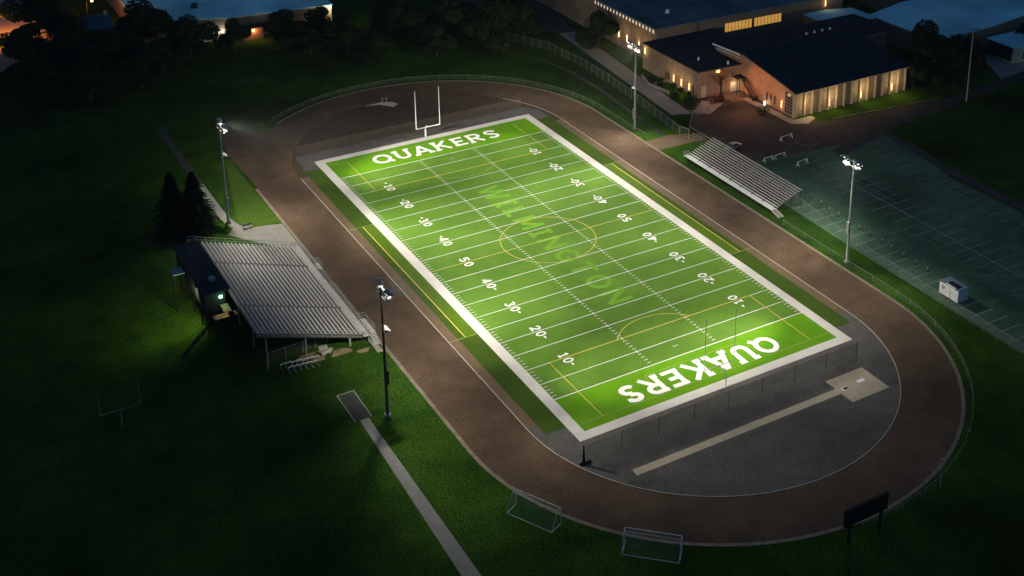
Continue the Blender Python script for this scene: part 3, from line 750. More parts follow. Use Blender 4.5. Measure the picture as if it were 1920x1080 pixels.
# ------------------------------------------------------------------ scoreboard, thin post
t = thing('scoreboard', 'dark scoreboard seen from behind on two posts past the near bend', 'scoreboard', (-4.3,-93.2,0))
b = MB(); b.box(-8.0,-93.4,2.9,-.6,-93.0,5.4); b.build('panel', M['black'], t)
for x in (-7.0,-1.6):
    b = MB(); b.bar((x,-93.2,0),(x,-93.2,2.9),.3); b.bar((x,-93.55,2.6),(x,-93.55,5.4),.16); b.build('post', M['black'], t)
t = thing('flag_post', 'thin metal post standing at the outer edge of the near right bend', 'post', (11.4,-91.4,0))
b = MB(); b.tube([(11.4,-91.4,0),(11.4,-91.4,4.8)],.06,8,.04); b.build('post', M['steel'], t)
b = MB(); b.box(11.25,-91.55,4.3,11.55,-91.25,4.7); b.build('cap', M['steel'], t)

# ------------------------------------------------------------------ vault pit bits
t = thing('vault_box', 'small dark sunken box with pale rim where the beige runway meets its square pad', 'box', (15.6,-66.7,0))
b = MB(); b.box(15.2,-67.1,.02,16.2,-66.3,.05); b.build('rim', M['whitepaint'], t)
b = MB(); b.box(15.45,-66.95,.051,16.2,-66.45,.06); b.build('recess', M['black'], t)
t = thing('pit_plate', 'small white plate lying on the square beige pad', 'plate', (19.2,-66.3,0))
b = MB(); b.box(18.6,-66.75,.018,20.0,-66.0,.06); b.build('plate', M['whitepaint'], t)
m = MB(); sheet(m, [(-5.4,81.2),(-1.6,80.0),(.6,77.0),(2.4,78.3),(1.6,80.2),(-.6,81.4),(-2,81.2)], .014); struct('far_jump_pad', m, M['runway'])
t = thing('jump_stand', 'small pale stand beside the jump pad inside the far bend', 'stand', (.2,81.2,0))
b = MB(); b.bar((-.4,81.5,0),(-.4,81.5,1.1),.07); b.bar((.5,80.95,0),(.5,80.95,1.1),.07); b.build('upright', M['steel'], t)
b = MB(); b.bar((-.4,81.5,.9),(.5,80.95,.9),.05); b.build('crossbar', M['steel'], t)

# ------------------------------------------------------------------ shed trailer on the lot
t = thing('utility_trailer', 'white box trailer with rooftop unit parked by the lot fence', 'trailer', (50.3,-55.8,0))
b = MB(); b.box(49.1,-58.0,.45,51.6,-53.6,2.75); b.build('body', M['whitepaint'], t)
b = MB(); b.box(49.05,-58.05,2.752,51.65,-53.55,2.85); b.build('roof', M['blueunit'], t)
b = MB(); b.box(49.6,-57.3,2.853,50.5,-55.2,3.05); b.build('roof_unit', M['black'], t)
b = MB(); b.box(49.02,-57.3,2.853,49.35,-55.0,2.98); b.build('roof_light', M['whitepaint'], t)
b = MB(); b.box(49.07,-56.15,.5,49.098,-56.05,2.7); b.box(49.06,-58.0,1.9,49.097,-56.2,1.95); b.build('door_seam', M['stone'], t)
b = MB(); b.poly([(49.08, -54.5+.36*math.cos(a), 2.0+.36*math.sin(a)) for a in [R(15*i) for i in range(24)]]); b.build('emblem', M['emblem'], t)
b = MB(); b.poly([(49.07, -54.42+.17*math.cos(a), 2.02+.17*math.sin(a)) for a in [R(20*i) for i in range(18)]]); b.build('emblem_centre', M['whitepaint'], t)
for x in (49.25,51.45):
    for y in (-55.4,-56.3):
        b = MB(); b.tube([(x-.1,y,.33),(x+.1,y,.33)],.33,14); b.build('wheel', M['rubber'], t)
b = MB(); b.bar((50.35,-53.6,.5),(50.35,-52.4,.5),.1); b.bar((50.35,-52.5,0),(50.35,-52.5,.5),.08); b.build('hitch', M['black'], t)

# ------------------------------------------------------------------ small posts and barricades in the lot
t = thing('delineator_post', '', 'bollard', (0,0,0), 'delineator posts along the lot')
b = MB(); b.tube([(0,0,.08),(0,0,1.05)],.075,8); b.build('tube', M['orange'], t, local=True)
b = MB(); b.tube([(0,0,0),(0,0,.09)],.22,10); b.build('base', M['rubber'], t, local=True)
b = MB(); b.tube([(0,0,.7),(0,0,.9)],.085,8); b.build('band', M['whitepaint'], t, local=True)
DP = [(54.5,-12.4),(54.4,-15.7),(53.9,-18.8),(54.0,-21.5),(53.8,-27.7),(53.8,-30.6),(53.7,-34.2),(53.4,-37.0),(53.5,-40.2),(53.4,-43.6),(53.3,-46.6)]
ordn = ['first','second','third','fourth','fifth','sixth','seventh','eighth','ninth','tenth','eleventh']
for i, (x, y) in enumerate(DP):
    c = t if i == 0 else copy_tree(t)
    c.location = (x, y, 0); c['label'] = 'thin orange delineator post between parking stalls, %s from the bleachers' % ordn[i]
def barricade(label, a, b_):
    t = thing('barricade', label, 'barricade', (*a,0), 'barricades across the lot')
    a = Vector((*a,0)); c = Vector((*b_,0)); d = (c-a).normalized(); nn = Vector((-d.y,d.x,0))
    q = MB(); q.bar(a+Vector((0,0,1.0)),c+Vector((0,0,1.0)),.06,.22); q.build('board', M['whitepaint'], t)
    for p in (a+d*.15, c-d*.15):
        q = MB()
        for s in (-1,1): q.bar(p+nn*s*.42, p+Vector((0,0,1.12)),.10)
        q.bar(p+nn*.25+Vector((0,0,.42)), p-nn*.25+Vector((0,0,.42)),.08)
        q.build('a_frame', M['whitepaint'], t)
barricade('white barricade farthest from the bleachers, beside the road into the lot', (67.2,13.4),(70.9,13.9))
barricade('white barricade nearest the parking stalls, beyond the bleachers', (62.0,1.1),(65.1,1.5))
barricade('white barricade in the yard behind the bleachers, left one of a joined pair', (57.0,6.4),(59.6,6.5))
barricade('white barricade in the yard behind the bleachers, right one of a joined pair', (59.9,6.3),(63.1,6.6))

# ------------------------------------------------------------------ cars
def car(label, loc, rz, paint):
    t = thing('parked_car', label, 'car', (*loc,0)); t.rotation_euler.z = R(rz)
    prof = [(-2.1,.35),(-2.15,.75),(-1.5,.92),(-.9,.98),(-.35,1.42),(.95,1.45),(1.7,1.0),(2.1,.95),(2.15,.4)]
    b = MB(); L_ = [(x,-.82,z) for x,z in prof]; Rr = [(x,.82,z) for x,z in prof]
    for i,(x,z) in enumerate(prof):
        if z > 1.2: L_[i] = (x,-.62,z); Rr[i] = (x,.62,z)
    b.grid([L_,Rr]); b.poly(L_); b.poly(list(reversed(Rr))); b.build('body', M[paint], t, local=True)
    b = MB()
    for s in (-1,1): b.poly([(-.75,s*.815,1.02),(1.45,s*.815,1.05),(.9,s*.65,1.40),(-.33,s*.65,1.38)])
    b.poly([(-.93,-.7,1.0),(-.93,.7,1.0),(-.40,.58,1.41),(-.40,-.58,1.41)]); b.build('window', M['glass'], t, local=True)
    for x in (-1.35,1.35):
        for s in (-1,1):
            b = MB(); b.tube([(x,s*.68,.33),(x,s*.86,.33)],.33,14); b.build('wheel', M['rubber'], t, local=True)
    for s in (-1,1):
        b = MB(); b.box(-2.17,s*.6-.15,.62,-2.12,s*.6+.15,.74); b.build('headlight', M['whitepaint'], t, local=True)
car('dim silver car parked behind the small bleachers', (55.4,15.6), 10, 'carpaint')
car('dark maroon car parked at the foot of the school stairs', (69.2,40.6), 15, 'carred')

# ------------------------------------------------------------------ buildings
def wall_lamp(parent, x, y, z, nx, ny, watts=16, col=(1,.66,.30), fill_gain=5):
    b = MB(); px, py = -ny, nx
    b.prism([(x+nx*.02-px*.07,y+ny*.02-py*.07),(x+nx*.2-px*.07,y+ny*.2-py*.07),(x+nx*.2+px*.07,y+ny*.2+py*.07),(x+nx*.02+px*.07,y+ny*.02+py*.07)], z-.8, z+.8)
    b.build('wall_lamp', M['warm'], parent)  # tall glowing bar: the lamp plus its streak of light on the wall
    light('wall_fill', 'POINT', (x+nx*2.3, y+ny*2.3, z+1.9), watts*fill_gain*1.7, (col[0], col[1]*1.02, col[2]*1.2), parent, shadow_soft_size=.4)  # added fill light in mid-air, without a fixture, to wash the wall
    for dz in (1.0, -.9): light('lamp_glow', 'POINT', (x+nx*.32, y+ny*.32, z+dz), watts, col, parent, shadow_soft_size=.1)
# gymnasium
G = thing('gymnasium', 'brick gymnasium with dark pitched roof and tall pilasters along its lit front', 'building', (95,30,0))
gx0, gx1, gy0 = 78.6, 113.8, 22.6
b = MB()
b.poly([(gx0,gy0,0),(gx1,gy0,0),(gx1,gy0,6.2),(gx0,gy0,6.2)])
b.build('front_wall', M['panel'], G)
b = MB()
b.poly([(gx0,gy0,0),(gx0,gy0,6.2),(gx0,42.6,9.6),(gx0,53.5,9.0),(gx0,53.5,0)])
b.build('side_wall', M['redbrick'], G)
b = MB(); b.poly([(gx1,gy0,0),(gx1,53.5,0),(gx1,53.5,9.0),(gx1,42.6,9.6),(gx1,gy0,6.2)]); b.poly([(gx0,53.5,0),(123,53.5,0),(123,53.5,9),(gx0,53.5,9)])
b.box(113.9,39.5,0,123,53.4,8.9); b.build('rear_wall', M['brick'], G)
for i in range(15):
    x = gx0+.25+(gx1-gx0-.5)*i/14
    b = MB(); b.box(x-.16,gy0-.55,0,x+.16,gy0-.003,6.05); b.build('pilaster', M['pilaster'], G)
def slab(mb, P, th):
    mb.poly(P); mb.poly([(x,y,z-th) for x,y,z in reversed(P)])
    for i in range(len(P)):
        a, c = P[i], P[(i+1) % len(P)]
        mb.poly([a,(a[0],a[1],a[2]-th),(c[0],c[1],c[2]-th),c])
b = MB()
slab(b, [(gx0-.3,gy0-.9,6.42),(gx1+.3,gy0-.9,6.42),(gx1+.3,42.6,9.95),(gx0-.3,42.6,9.95)], .28)
slab(b, [(gx0-1.0,42.6,9.95),(124.2,42.6,9.95),(124.2,54.0,9.35),(gx0-1.0,54.0,9.35)], .28)
slab(b, [(gx1+.31,38.6,9.75),(124.2,38.6,9.75),(124.2,42.59,9.94),(gx1+.31,42.59,9.94)], .28)
rf = b.build('roof', M['dark_roof'], G)
b = MB(); b.bar((gx0-1.06,42.8,9.72),(gx0-1.06,54.0,9.12),.12,.5); b.bar((gx0-1.06,42.5,8.9),(gx0-1.06,53.0,8.4),.10,.16); b.build('gable_fascia', M['whitepaint'], G)
b = MB(); b.bar((gx0-.35,gy0-.95,6.28),(gx1+.35,gy0-.95,6.28),.12,.16); b.build('gutter', M['pilaster'], G)
for i in range(4):
    x = 101.6+i*2.6
    b = MB(); b.tube([(x,46.3,9.6),(x,46.3,10.2)],.42,10,.30); b.build('roof_vent', M['whitepaint'], rf)
# corner window on the gable wall
b = MB(); b.box(gx0-.06,23.2,.4,gx0-.003,26.0,5.6); fr = b.build('window', M['glass'], G)
b = MB()
for k in range(4): b.box(gx0-.12,23.15+.95*k-.05,.4,gx0-.062,23.15+.95*k+.05,5.6)
for k in range(7): b.box(gx0-.13,23.2,.4+.87*k-.05,gx0-.122,26.0,.4+.87*k+.05)
b.build('window_frame', M['pilaster'], fr)
b = MB(); b.box(gx0-.25,gy0-.5,0,gx0-.003,23.1,6.0); b.build('corner_pier', M['pilaster'], G)
for k in range(3):
    y = 29.6+k*1.5; b = MB(); b.box(gx0-.05,y,1.0,gx0-.003,y+.5,3.0); b.build('window', M['glass'], G)
for x in (81.6,89.3,99.3,109.4): wall_lamp(G, x, gy0, 1.7, 0, -1, 14, fill_gain=22)
wall_lamp(G, gx0, 27.2, 1.9, -1, 0, 12)
b = MB(); b.tube([(77.8,32.6,0),(77.8,32.6,.9)],.16,8); bo = b.build('bollard_lamp', M['cool'], G)
# low classroom block between
Lb = thing('classroom_block', 'low flat roofed tan brick block between the gymnasium and the big school hall', 'building', (72,52,0))
b = MB(); b.prism([(66.3,44.2),(78.55,43.6),(78.55,54.2),(88.5,54.2),(88.5,68.9),(66.3,68.9)], 0, 6.85); b.build('wall', M['brick'], Lb)
for i in range(26):
    pass
b = MB()
for i in range(30): b.box(66.16,44.6+i*.72,0,66.298,44.8+i*.72,6.8)
b.build('wall_rib', M['brick'], Lb)
b = MB(); slab(b, [(65.9,43.7,7.1),(78.5,43.1,7.1),(78.5,54.1,7.1),(88.4,54.1,7.1),(88.4,68.85,7.1),(65.9,68.85,7.1)], .24); rf = b.build('roof', M['tar'], Lb)
for x, y in ((70.8,50.6),(75.4,44.6)):
    b = MB(); b.tube([(x,y,7.1),(x,y,7.9)],.28,10); b.build('roof_vent', M['whitepaint'], rf)
b = MB(); b.box(67.2,43.98,0,68.6,44.12,2.9); b.build('door', M['door'], Lb)
b = MB(); b.box(75.6,43.58,0,78.3,43.70,2.6); b.build('door', M['door'], Lb)
for y in (47.6,51.0,54.4): wall_lamp(Lb, 66.15, y, 2.0, -1, 0, 15)
wall_lamp(Lb, 66.15, 67.6, 5.2, -1, 0, 20, (1,.72,.25))
for y in (45.9,56.6,57.6):
    b = MB(); b.box(66.12,y,.9,66.155,y+.45,2.7); b.build('window', M['glass'], Lb)
b = MB(); b.box(71.5,43.75,5.9,72.3,43.93,6.3); b.build('yard_lamp', M['sodium'], Lb)
lo = light('yard_beam', 'SPOT', (71.9,43.2,6.0), 5500, (1,.38,.17), Lb, spot_size=R(150), spot_blend=.8, shadow_soft_size=.25)
aim(lo, (71.9,43.2,6.0), (73,34,0))
light('stair_glow', 'POINT', (76.4,42.6,2.2), 90, (1,.72,.38), Lb, shadow_soft_size=.2)
light('wall_glow', 'POINT', (70.5,31,6.5), 1500, (1,.44,.20), Lb, shadow_soft_size=.3)
# outside stair against the gable
st = thing('outside_stair', 'dark steel stair with landing between the gymnasium gable and classroom block', 'stair', (77.4,40,0))
b = MB()
for i in range(14): b.box(76.6,35.6+.36*i,.3+.30*i,77.9,35.98+.36*i,.36+.30*i)
for x in (76.58,77.92): b.bar((x,35.5,.2),(x,40.7,4.4),.08,.3)
b.build('flight', M['black'], st)
b = MB(); b.box(75.4,40.7,4.35,77.95,43.0,4.5); b.build('landing', M['black'], st)
for x, y in ((75.6,40.9),(77.8,40.9),(77.8,35.7)):
    b = MB(); b.bar((x,y,0),(x,y,4.35 if y > 40 else 1.3),.14); b.build('post', M['black'], st)
railing('railing', [(76.58,35.6,.4),(76.58,40.7,4.5),(75.4,40.7,4.5),(75.4,43,4.5)], 1.05, 1.2, st, 'black')
# large hall
Hh = thing('school_hall', 'large flat roofed school hall with a row of small lit windows under its eaves', 'building', (100,90,0))
hx0, hy0, hx1, hy1, hz = 70.3, 69.1, 133.0, 150.0, 9.6
b = MB(); b.prism([(hx0,hy0),(hx1,hy0-1.2),(hx1,hy1),(hx0,hy1)], 0, hz); b.build('wall', M['brick'], Hh)
b = MB()
for i in range(56): b.box(hx0-.16,hy0+.3+i*.75,0,hx0-.003,hy0+.52+i*.75,hz-1.6)
b.build('wall_rib', M['brick'], Hh)
b = MB(); slab(b, [(hx0-.5,hy0-.5,hz+.25),(hx1+.5,hy0-1.7,hz+.25),(hx1+.5,hy1,hz+.25),(hx0-.5,hy1,hz+.25)], .24); rf = b.build('roof', M['roof_grey'], Hh)
b = MB(); b.bar((hx0-.4,hy0-.45,hz+.32),(hx0-.4,hy1,hz+.32),.3,.16); b.bar((hx0-.2,hy0-.4,hz+.32),(hx1,hy0-1.6,hz+.32),.3,.16); b.build('parapet', M['pilaster'], rf)
b = MB()
for (xa,ya),(xb,yb) in (((78,150),(105,96)),((92,150),(131,78)),((112,150),(132,104)),((72,120),(88,90))): b.bar((xa,ya,hz+.27),(xb,yb,hz+.27),.8,.04)
b.build('roof_seam', M['roof_pale'], rf)
b = MB(); b.tube([(80.6,78.9,hz+.25),(80.6,78.9,hz+1.2)],.7,10,.4); b.build('roof_vent', M['whitepaint'], rf)
for i in range(19):
    y = hy0+.9+i*1.62
    b = MB(); b.box(hx0-.05,y,hz-1.15,hx0-.004,y+.42,hz-.30); b.build('window', M['slot'], Hh)
for xa, xb in ((92.2,101.2),(101.9,111.2)):
    b = MB(); yy = lambda x: hy0-1.2*(x-hx0)/(hx1-hx0)
    b.poly([(xa,yy(xa)-.03,5.3),(xb,yy(xb)-.03,5.3),(xb,yy(xb)-.03,7.7),(xa,yy(xa)-.03,7.7)]); f_ = b.build('window', M['amber'], Hh)
    b = MB()
    for k in range(9): x = xa+(xb-xa)*k/8; b.box(x-.05,yy(x)-.10,5.3,x+.05,yy(x)-.032,7.7)
    b.build('window_frame', M['panel'], f_)
for y in (72.5,82.5,86.6,76.6): wall_lamp(Hh, hx0-.16, y, 3.4, -1, 0, 14)
b = MB(); b.box(80.6,hy0-.5,0,80.9,hy0-.25,8.5); b.build('downpipe', M['pilaster'], Hh)
wall_lamp(Hh, 126.5, hy0-1.2, 8.2, 0, -1, 8)
# retaining wall and planting in front of the block
t = thing('retaining_wall', 'low pale retaining wall stepping down between the road and the classroom block', 'wall', (63,57,0))
b = MB(); b.bar((62.6,63.6,.35),(61.0,57.8,.35),.3,.7); b.bar((61.0,57.8,.35),(61.8,50.2,.35),.3,.7); b.bar((66.2,57.4,.3),(62,57.2,.3),.3,.6); b.build('wall', M['concrete'], t)
# dim blocks at top right
def block(name, label, P, z, wallm, roofm, cat='building'):
    t = thing(name, label, cat, (*P[0],0))
    b = MB(); b.prism(P, 0, z); b.build('wall', M[wallm], t)
    cx = sum(p[0] for p in P)/len(P); cy = sum(p[1] for p in P)/len(P)
    Q = [(cx+(x-cx)*1.012, cy+(y-cy)*1.012) for x, y in P]
    b = MB(); b.prism(Q, z+.003, z+.25); b.build('roof', M[roofm], t); return t
blk = block('annex', 'pale roofed annex with black end wall and cream front at the right edge', [(151.8,21.8),(215,12),(215,30),(151.8,31.0)], 4.3, 'cream', 'roof_pale')
b = MB(); b.box(151.70,22.3,.3,151.795,30.8,4.1); b.build('end_panel', M['black'], blk)
for k in range(4):
    y = 21.8-(155+k*2.4-151.8)*9.8/63.2
    b = MB(); b.box(155+k*2.4,y-.12,1.0,155.8+k*2.4,y-.01,3.0); b.build('window', M['glass'], blk)
light('front_glow', 'POINT', (158,16.6,4.5), 55, (.85,1,.75), blk, shadow_soft_size=.3)
block('workshop', 'broad pale blue roofed workshop behind the trees at upper right', [(134.5,33),(156,33.8),(200,40.5),(210,62),(150,62),(134.5,58)], 6.0, 'brick', 'roof_pale')
block('warehouse', 'distant pale roofed warehouse at the top right corner', [(151,68),(240,52),(260,110),(160,120)], 6.5, 'brick', 'roof_pale')
block('storage_wing', 'small pale blue roof triangle tucked behind the gymnasium', [(118,54.6),(133.4,54.6),(133.4,64.5),(126,66.8),(118,66.8)], 6.4, 'brick', 'roof_pale')
# building at top left
tl = block('supply_depot', 'wide pale blue flat roof at the top left with a lamp on its corner', [(-40,154),(-18.5,145.5),(9.6,142.6),(14,190),(-40,215)], 6.0, 'brick', 'roof_pale')
b = MB(); b.tube([(-24,159,6.2),(-24,159,7.4)],1.0,12,.8); b.build('roof_fan', M['dark_wall'], tl)
b = MB(); b.box(8.7,142.2,5.2,9.4,142.58,5.8); b.build('corner_lamp', M['cool'], tl)
light('corner_glow', 'POINT', (8.6,141.4,5.2), 700, (1,.80,.45), tl, shadow_soft_size=.2)
hs = thing('small_house', 'small pale walled house with dark roof in front of the blue flat roof', 'house', (-24,149,0))
b = MB(); b.box(-25.4,146.3,0,-21.0,150,2.6); b.box(-28.8,148,0,-26.9,151,2.8); b.build('wall', M['cream'], hs)
b = MB(); slab(b, [(-25.8,146.0,2.7),(-20.6,146.0,2.7),(-20.6,148.2,3.9),(-25.8,148.2,3.9)], .15); slab(b, [(-25.8,148.21,3.89),(-20.6,148.21,3.89),(-20.6,150.4,2.7),(-25.8,150.4,2.7)], .15); b.build('roof', M['dark_wall'], hs)
b = MB(); b.box(-20.6,145.6,2.2,-20.2,146.0,2.6); b.build('porch_lamp', M['cool'], hs)
light('porch_glow', 'POINT', (-20.6,144.9,2.6), 160, (.95,1,.85), hs, shadow_soft_size=.2)
h2 = thing('grey_roof_house', 'house with pale grey roof among trees at the upper left', 'house', (-50,168,0))
b = MB(); b.box(-55,163,0,-45.5,173,3.2); b.build('wall', M['brick'], h2)
b = MB(); slab(b, [(-55.6,162.6,3.2),(-45,162.6,3.2),(-45,168,5.8),(-55.6,168,5.8)], .2); slab(b, [(-55.6,168.01,5.79),(-45,168.01,5.79),(-45,173.4,3.2),(-55.6,173.4,3.2)], .2); b.build('roof', M['roof_grey'], h2)
b = MB(); b.box(-46.4,166.4,5.0,-45.6,167.2,6.6); b.build('chimney', M['cream'], h2)
def street_lamp(label, x, y, H, watts, ax=1.5):
    t = thing('street_lamp', label, 'street lamp', (x,y,0), 'sodium street lamps')
    b = MB(); b.tube([(x,y,0),(x,y,H-.6),(x+ax*.4,y,H-.1),(x+ax,y,H)],.09,8); b.build('pole', M['pole_dark'], t)
    b = MB(); b.tube([(x+ax,y,H-.25),(x+ax,y,H+.12)],.34,10,.18); h_ = b.build('lamp_head', M['pole_dark'], t)
    b = MB(); b.tube([(x+ax,y,H-.62),(x+ax,y,H-.26)],.30,10); b.build('lens', M['sodium'], h_)
    light('lamp_glow', 'POINT', (x+ax,y,H-1.1), watts, (1,.34,.08), t, shadow_soft_size=.3)
street_lamp('glowing orange street lamp above the grey roofed house', -49.6, 173.5, 8.5, 1500)
street_lamp('orange street lamp at the far left corner behind the trees', -76, 172, 9.5, 400)
lo = light('street_beam', 'SPOT', (-74.5,174,9.0), 26000, (1,.25,.045), bpy.data.objects['street_lamp.001'], spot_size=R(128), spot_blend=.7, shadow_soft_size=.3)
aim(lo, (-74.5,174,9.0), (-71,176,0))
t = thing('porch_wall', 'small house front lit orange beyond the dark trees left of the blue roof', 'house', (-14,146,0))
b = MB(); b.box(-15.6,141.8,0,-10.4,142.4,3.4); b.build('wall', M['brick'], t)
b = MB(); slab(b, [(-16,141.4,3.4),(-10,141.4,3.4),(-10,142.5,4.2),(-16,142.5,4.2)], .15); b.build('roof', M['dark_wall'], t)
b = MB(); b.box(-13.2,141.55,2.5,-12.8,141.79,2.9); b.build('porch_lamp', M['sodium'], t)
light('porch_glow', 'POINT', (-13,140.9,2.6), 260, (1,.36,.10), t, shadow_soft_size=.2)
# yard light hidden in trees at right
t = thing('yard_lamp', 'tiny white lamp on a post among the dark trees right of the gymnasium', 'lamp', (135.5,31.6,0))
b = MB(); b.tube([(129,17.2,0),(129,17.2,6.2)],.07,8); b.build('post', M['pole_dark'], t)
b = MB(); b.box(128.6,16.4,6.2,129.2,17.0,6.9); b.build('lens', M['cool'], t)
# utility pole
t = thing('utility_pole', 'tall wooden utility pole with crossarms beside the trees at upper right', 'utility pole', (121.5,9.1,0))
b = MB(); b.tube([(121.5,9.1,0),(121.5,9.1,19.5)],.20,8,.13); b.build('pole', M['stone'], t)
for z in (18.6,17.4):
    b = MB(); b.bar((120.2,9.6,z),(122.8,8.6,z),.14); b.build('crossarm', M['bark'], t)
for dx_ in (-1.1,-.4,.5,1.1):
    b = MB(); b.tube([(121.5+dx_,9.1-dx_*.38,18.7),(121.5+dx_,9.1-dx_*.38,19.0)],.07,6); b.build('insulator', M['whitepaint'], t)
b = MB(); b.tube([(121.7,8.7,15.4),(121.7,8.7,16.5)],.3,10); b.build('transformer', M['pole_dark'], t)

# ------------------------------------------------------------------ trees
def leaf_cloud(mb, blobs, n, size, r):
    for k in range(n):
        bx_, by_, bz_, br = r.choice(blobs)
        while True:
            d = Vector((r.uniform(-1,1), r.uniform(-1,1), r.uniform(-1,1)))
            if .05 < d.length < 1: break
        d = d.normalized() * (d.length ** .45)
        c = Vector((bx_,by_,bz_)) + Vector((d.x*br, d.y*br, d.z*br*.8))
        nrm = (d + Vector((r.uniform(-.7,.7), r.uniform(-.7,.7), r.uniform(-.3,.9)))).normalized()
        u = nrm.cross(Vector((r.uniform(-1,1),r.uniform(-1,1),r.uniform(-1,1)))).normalized(); v = nrm.cross(u)
        s = size*r.uniform(.5,1.3); s2 = s*r.uniform(.5,.9)
        mb.poly([c+u*s, c+v*s2*.9, c-u*s*.8, c-v*s2])
def make_tree(name, seed, r_, h, n):
    """crown radius r_, total height h, standing at its own origin"""
    r = random.Random(seed)
    t = thing(name, '', 'tree', (0,0,0), None)
    b = MB(); b.tube([(0,0,0),(.1,.05,h*.2),(0,.1,h*.45),(.1,0,h*.7)], r_*.075, 8, r_*.03)
    blobs = []
    for i in range(13):
        a = i*2.4+r.uniform(-.4,.4); q = r_*r.uniform(.25,.80); z = h*(.24+.60*((i*.618) % 1))
        if z > h*.7: q *= .6
        blobs.append((q*math.cos(a), q*math.sin(a), z, r_*r.uniform(.22,.46)))
        b.tube([(0,0,h*.22+.02*i), (q*.5*math.cos(a), q*.5*math.sin(a), z*.72), (q*math.cos(a), q*math.sin(a), z)], r_*.03, 5, r_*.01)
    blobs.append((0,0,h*.84,r_*.42)); blobs.append((0,0,h*.55,r_*.5))
    b.build('trunk', M['bark'], t, True)
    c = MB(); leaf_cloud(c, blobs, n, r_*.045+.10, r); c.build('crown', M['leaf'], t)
    return t
protos = [make_tree('broadleaf_tree', 11, 7, 12, 9500), make_tree('broadleaf_tree', 12, 7, 11, 9500), make_tree('broadleaf_tree', 13, 7, 13, 9500)]
used = [False]*3
def tree(x, y, r_, top, label, grp=None):
    k = rng.randrange(3); o = protos[k] if not used[k] else copy_tree(protos[k]); used[k] = True
    o.location = (x, y, 0); s = r_/7; hh = (12,11,13)[k]
    o.scale = (s, s, top/hh); o.rotation_euler.z = rng.uniform(0, 6.28)
    o['label'] = label
    if grp: o['group'] = grp
    return o
GD = 'dark trees beyond the far side of the grounds'
TL = [
 (-60.4,171.5,9.5,15,'wide black tree at the top left in front of the orange lit street'),
 (-69.6,151.6,6.5,10,'dark tree at the left edge below the orange lit street'),
 (-58.2,146.5,7.5,10.5,'black tree below the grey roofed house, left of its lower neighbours'),
 (-50.2,136.3,8.5,10,'broad black tree directly below the grey roofed house'),
 (-41.2,146.5,9.0,14.5,'tall black tree left of the blue roof at upper left'),
 (-70.8,127.6,8,10,'dark tree low on the left edge of the unlit field'),
 (-60.0,118.0,8,9,'dark tree standing nearest the camera in the left cluster'),
 (-40.7,128.4,6,9,'dark tree just below the tall tree beside the blue roof'),
 (-20.3,135.2,4.6,9,'round dark tree in front of the blue roof, right of the small pale house'),
 (-7.2,131.6,5.8,10.5,'round black tree in front of the right half of the blue roof'),
 (5.9,120.5,6.5,10,'black tree below the lamp on the blue roof corner'),
 (18.9,119.1,8.4,13,'black tree at the top centre, first right of the blue roof'),
 (31.8,113.8,8.2,14,'tall black tree at the top centre above the far goalpost'),
 (40.5,101.4,8.8,15,'largest black tree of the top centre, above the right goalpost upright'),
 (50.1,103.8,6.5,13,'black tree at the right end of the top centre cluster'),
 (64.3,87.8,5.5,10.2,'round green tree standing against the lit left wall of the school hall'),
 (123.4,26.0,7.6,15.5,'big dark green tree touching the right end of the gymnasium'),
 (126.5,18.5,6.0,13,'dark tree between the gymnasium tree and the utility pole'),
 (116.9,22.5,3.4,8,'small dark tree tucked at the right corner of the gymnasium front'),
 (163.0,28.7,2.6,7.2,'small round dark tree standing beside the annex roof'),
 (182,50,3,8.5,'small dark tree at the top right corner among the blue roofs'),
 (10.0,109.6,5.5,6.5,'low dark tree at the edge of the far lawn above the jump pad'),
 (-4.1,121.9,6.2,6.5,'low dark tree below the round trees in front of the blue roof'),
 (141,27,3.5,8,'dark tree left of the pale drive at upper right'),
 (-31.5,137.0,6.5,11,'dark bushy tree between the tall tree and the small pale house'),
 (-55.5,157.0,6.5,9,'dark tree hiding the lower wall of the grey roofed house'),
 (-66.5,158.5,6,8.5,'dark tree on the lower edge of the orange lit street'),
 (-47.5,120.5,6.5,8,'dark low tree at the right end of the left cluster, nearest the unlit field'),
 (24.5,104.5,5.5,8,'low dark tree in front of the top centre cluster'),
 (3.5,133.5,5,9,'dark tree right of the round trees, beside the corner lamp of the blue roof'),
]
for x, y, r_, top, lab in TL: tree(x, y, r_, top, lab, GD if y > 95 else None)
def conifer(label, x, y, r_, h, seed):
    r = random.Random(seed); t = thing('pine_tree', label, 'pine tree', (x,y,0), 'pines beside the grandstand')
    b = MB(); b.tube([(x,y,0),(x,y,h*.5),(x,y,h*.97)], .26, 7, .05); b.build('trunk', M['bark'], t, True)
    c = MB()
    for lay in range(26):
        f = lay/25; z = h*(.06+.92*f); rad = r_*(1-f)**.85+.12; nb = int(16-10*f)
        for k in range(nb):
            a = 2*math.pi*k/nb + lay*.7 + r.uniform(-.2,.2); rr = rad*r.uniform(.5,1.2)
            d = Vector((math.cos(a), math.sin(a), 0)); sd = Vector((-d.y,d.x,0))
            for q in range(7):
                u = (q+.6)/7; p = Vector((x,y,z)) + d*rr*u + Vector((0,0,-.30*rr*u*u))
                w_ = (.42-.2*u)*(r_/3.4)*r.uniform(.7,1.2)
                tip = p + d*.55 + Vector((0,0,-.12+r.uniform(-.1,.1)))
                c.poly([p-sd*w_*1.2+Vector((0,0,r.uniform(-.12,.05))), tip-sd*w_*.4, tip+sd*w_*.4, p+sd*w_*1.2+Vector((0,0,r.uniform(-.12,.05)))])
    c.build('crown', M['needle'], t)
conifer('dark pine behind the far end of the grandstand, left of the other pine', -60.2, 38.4, 4.7, 13.2, 3)
conifer('dark pine nearest the curved path behind the grandstand', -56.2, 37.8, 4.9, 12.6, 4)
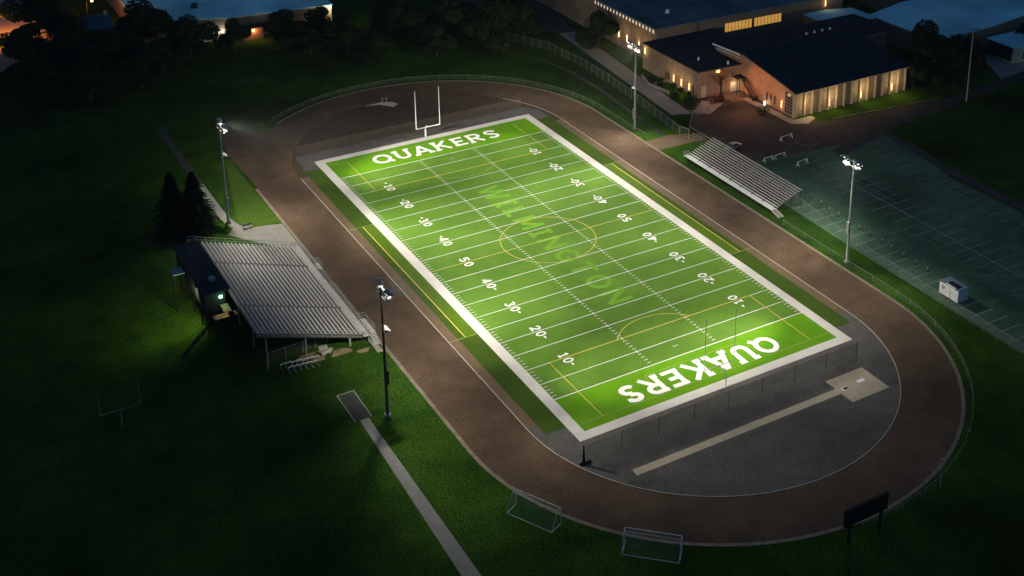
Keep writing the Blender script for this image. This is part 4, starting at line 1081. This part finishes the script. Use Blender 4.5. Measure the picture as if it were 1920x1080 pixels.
def shrub(label, x, y, r_, h, seed, grp=None):
    r = random.Random(seed); t = thing('shrub', label, 'shrub', (x,y,0), grp)
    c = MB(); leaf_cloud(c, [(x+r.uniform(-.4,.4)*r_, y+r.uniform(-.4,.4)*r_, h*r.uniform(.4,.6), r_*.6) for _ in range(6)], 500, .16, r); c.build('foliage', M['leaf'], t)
    b = MB(); b.tube([(x,y,0),(x,y,h*.6)],.07,6); b.build('stem', M['bark'], t)
shrub('round dark shrub in the school yard beside the gymnasium walk', 73.6, 27.9, 2.4, 2.3, 5)
for i, (x, y, lab) in enumerate(((64.9,46.2,'clipped shrub under the wall lamps of the classroom block, nearest the yard'),(64.9,49.6,'clipped shrub under the wall lamps of the classroom block, between two others'),(64.9,53.0,'clipped shrub under the wall lamps of the classroom block, farthest from the yard'))): shrub(lab, x, y, .8, 1.7, 20+i, 'clipped shrubs along the classroom block')
for i, (x, y, r_, lab) in enumerate(((63.4,56.8,1.8,'dark spreading bush behind the stepped retaining wall'),(61.6,47.6,1.4,'low dark bush between the service road and the classroom block'),(62.8,43.2,1.5,'low dark bush at the corner of the yard near the pale apron'))): shrub(lab, x, y, r_, 1.5, 30+i, 'bushes beside the service road')
# bare tree in front of the block
t = thing('bare_tree', 'leafless brown tree in front of the classroom block wall', 'tree', (71.4,41.9,0))
b = MB(); r = random.Random(9); tips = []
b.tube([(71.4,41.9,0),(71.5,41.9,2.5),(71.4,42.0,5.0)], .34, 8, .2); b.build('trunk', M['bark'], t, True)
b = MB()
for i in range(46):
    a = r.uniform(0,6.28); q = r.uniform(1.2,3.6); z0_ = r.uniform(2.6,5.0)
    p1 = Vector((71.4+math.cos(a)*q*.5, 41.9+math.sin(a)*q*.4, z0_+r.uniform(.7,1.8))); p2 = p1 + Vector((math.cos(a+.5)*q*.5, math.sin(a+.5)*q*.3, r.uniform(.4,1.8)))
    b.tube([(71.4,41.95,z0_),p1,p2], .06, 4, .015)
    for k in range(3):
        e = p1 + (p2-p1)*r.uniform(.2,1); b.tube([e, e+Vector((r.uniform(-.8,.8),r.uniform(-.6,.6),r.uniform(.1,.9)))], .02, 3, .008)
b.build('crown', M['bark'], t)

# ------------------------------------------------------------------ night air
hm = bpy.data.materials.new('night_air'); hm.use_nodes = True; hn = hm.node_tree.nodes; hn.remove(hn['Principled BSDF'])
hv = hn.new('ShaderNodeVolumePrincipled'); hv.inputs['Density'].default_value = .00010; hv.inputs['Color'].default_value = (.82,.86,.90,1)
hm.node_tree.links.new(hv.outputs[0], hn['Material Output'].inputs['Volume'])
b = MB(); b.box(-1550,-1550,-1,1550,1550,124); tag(b.build('haze', hm), kind='stuff')
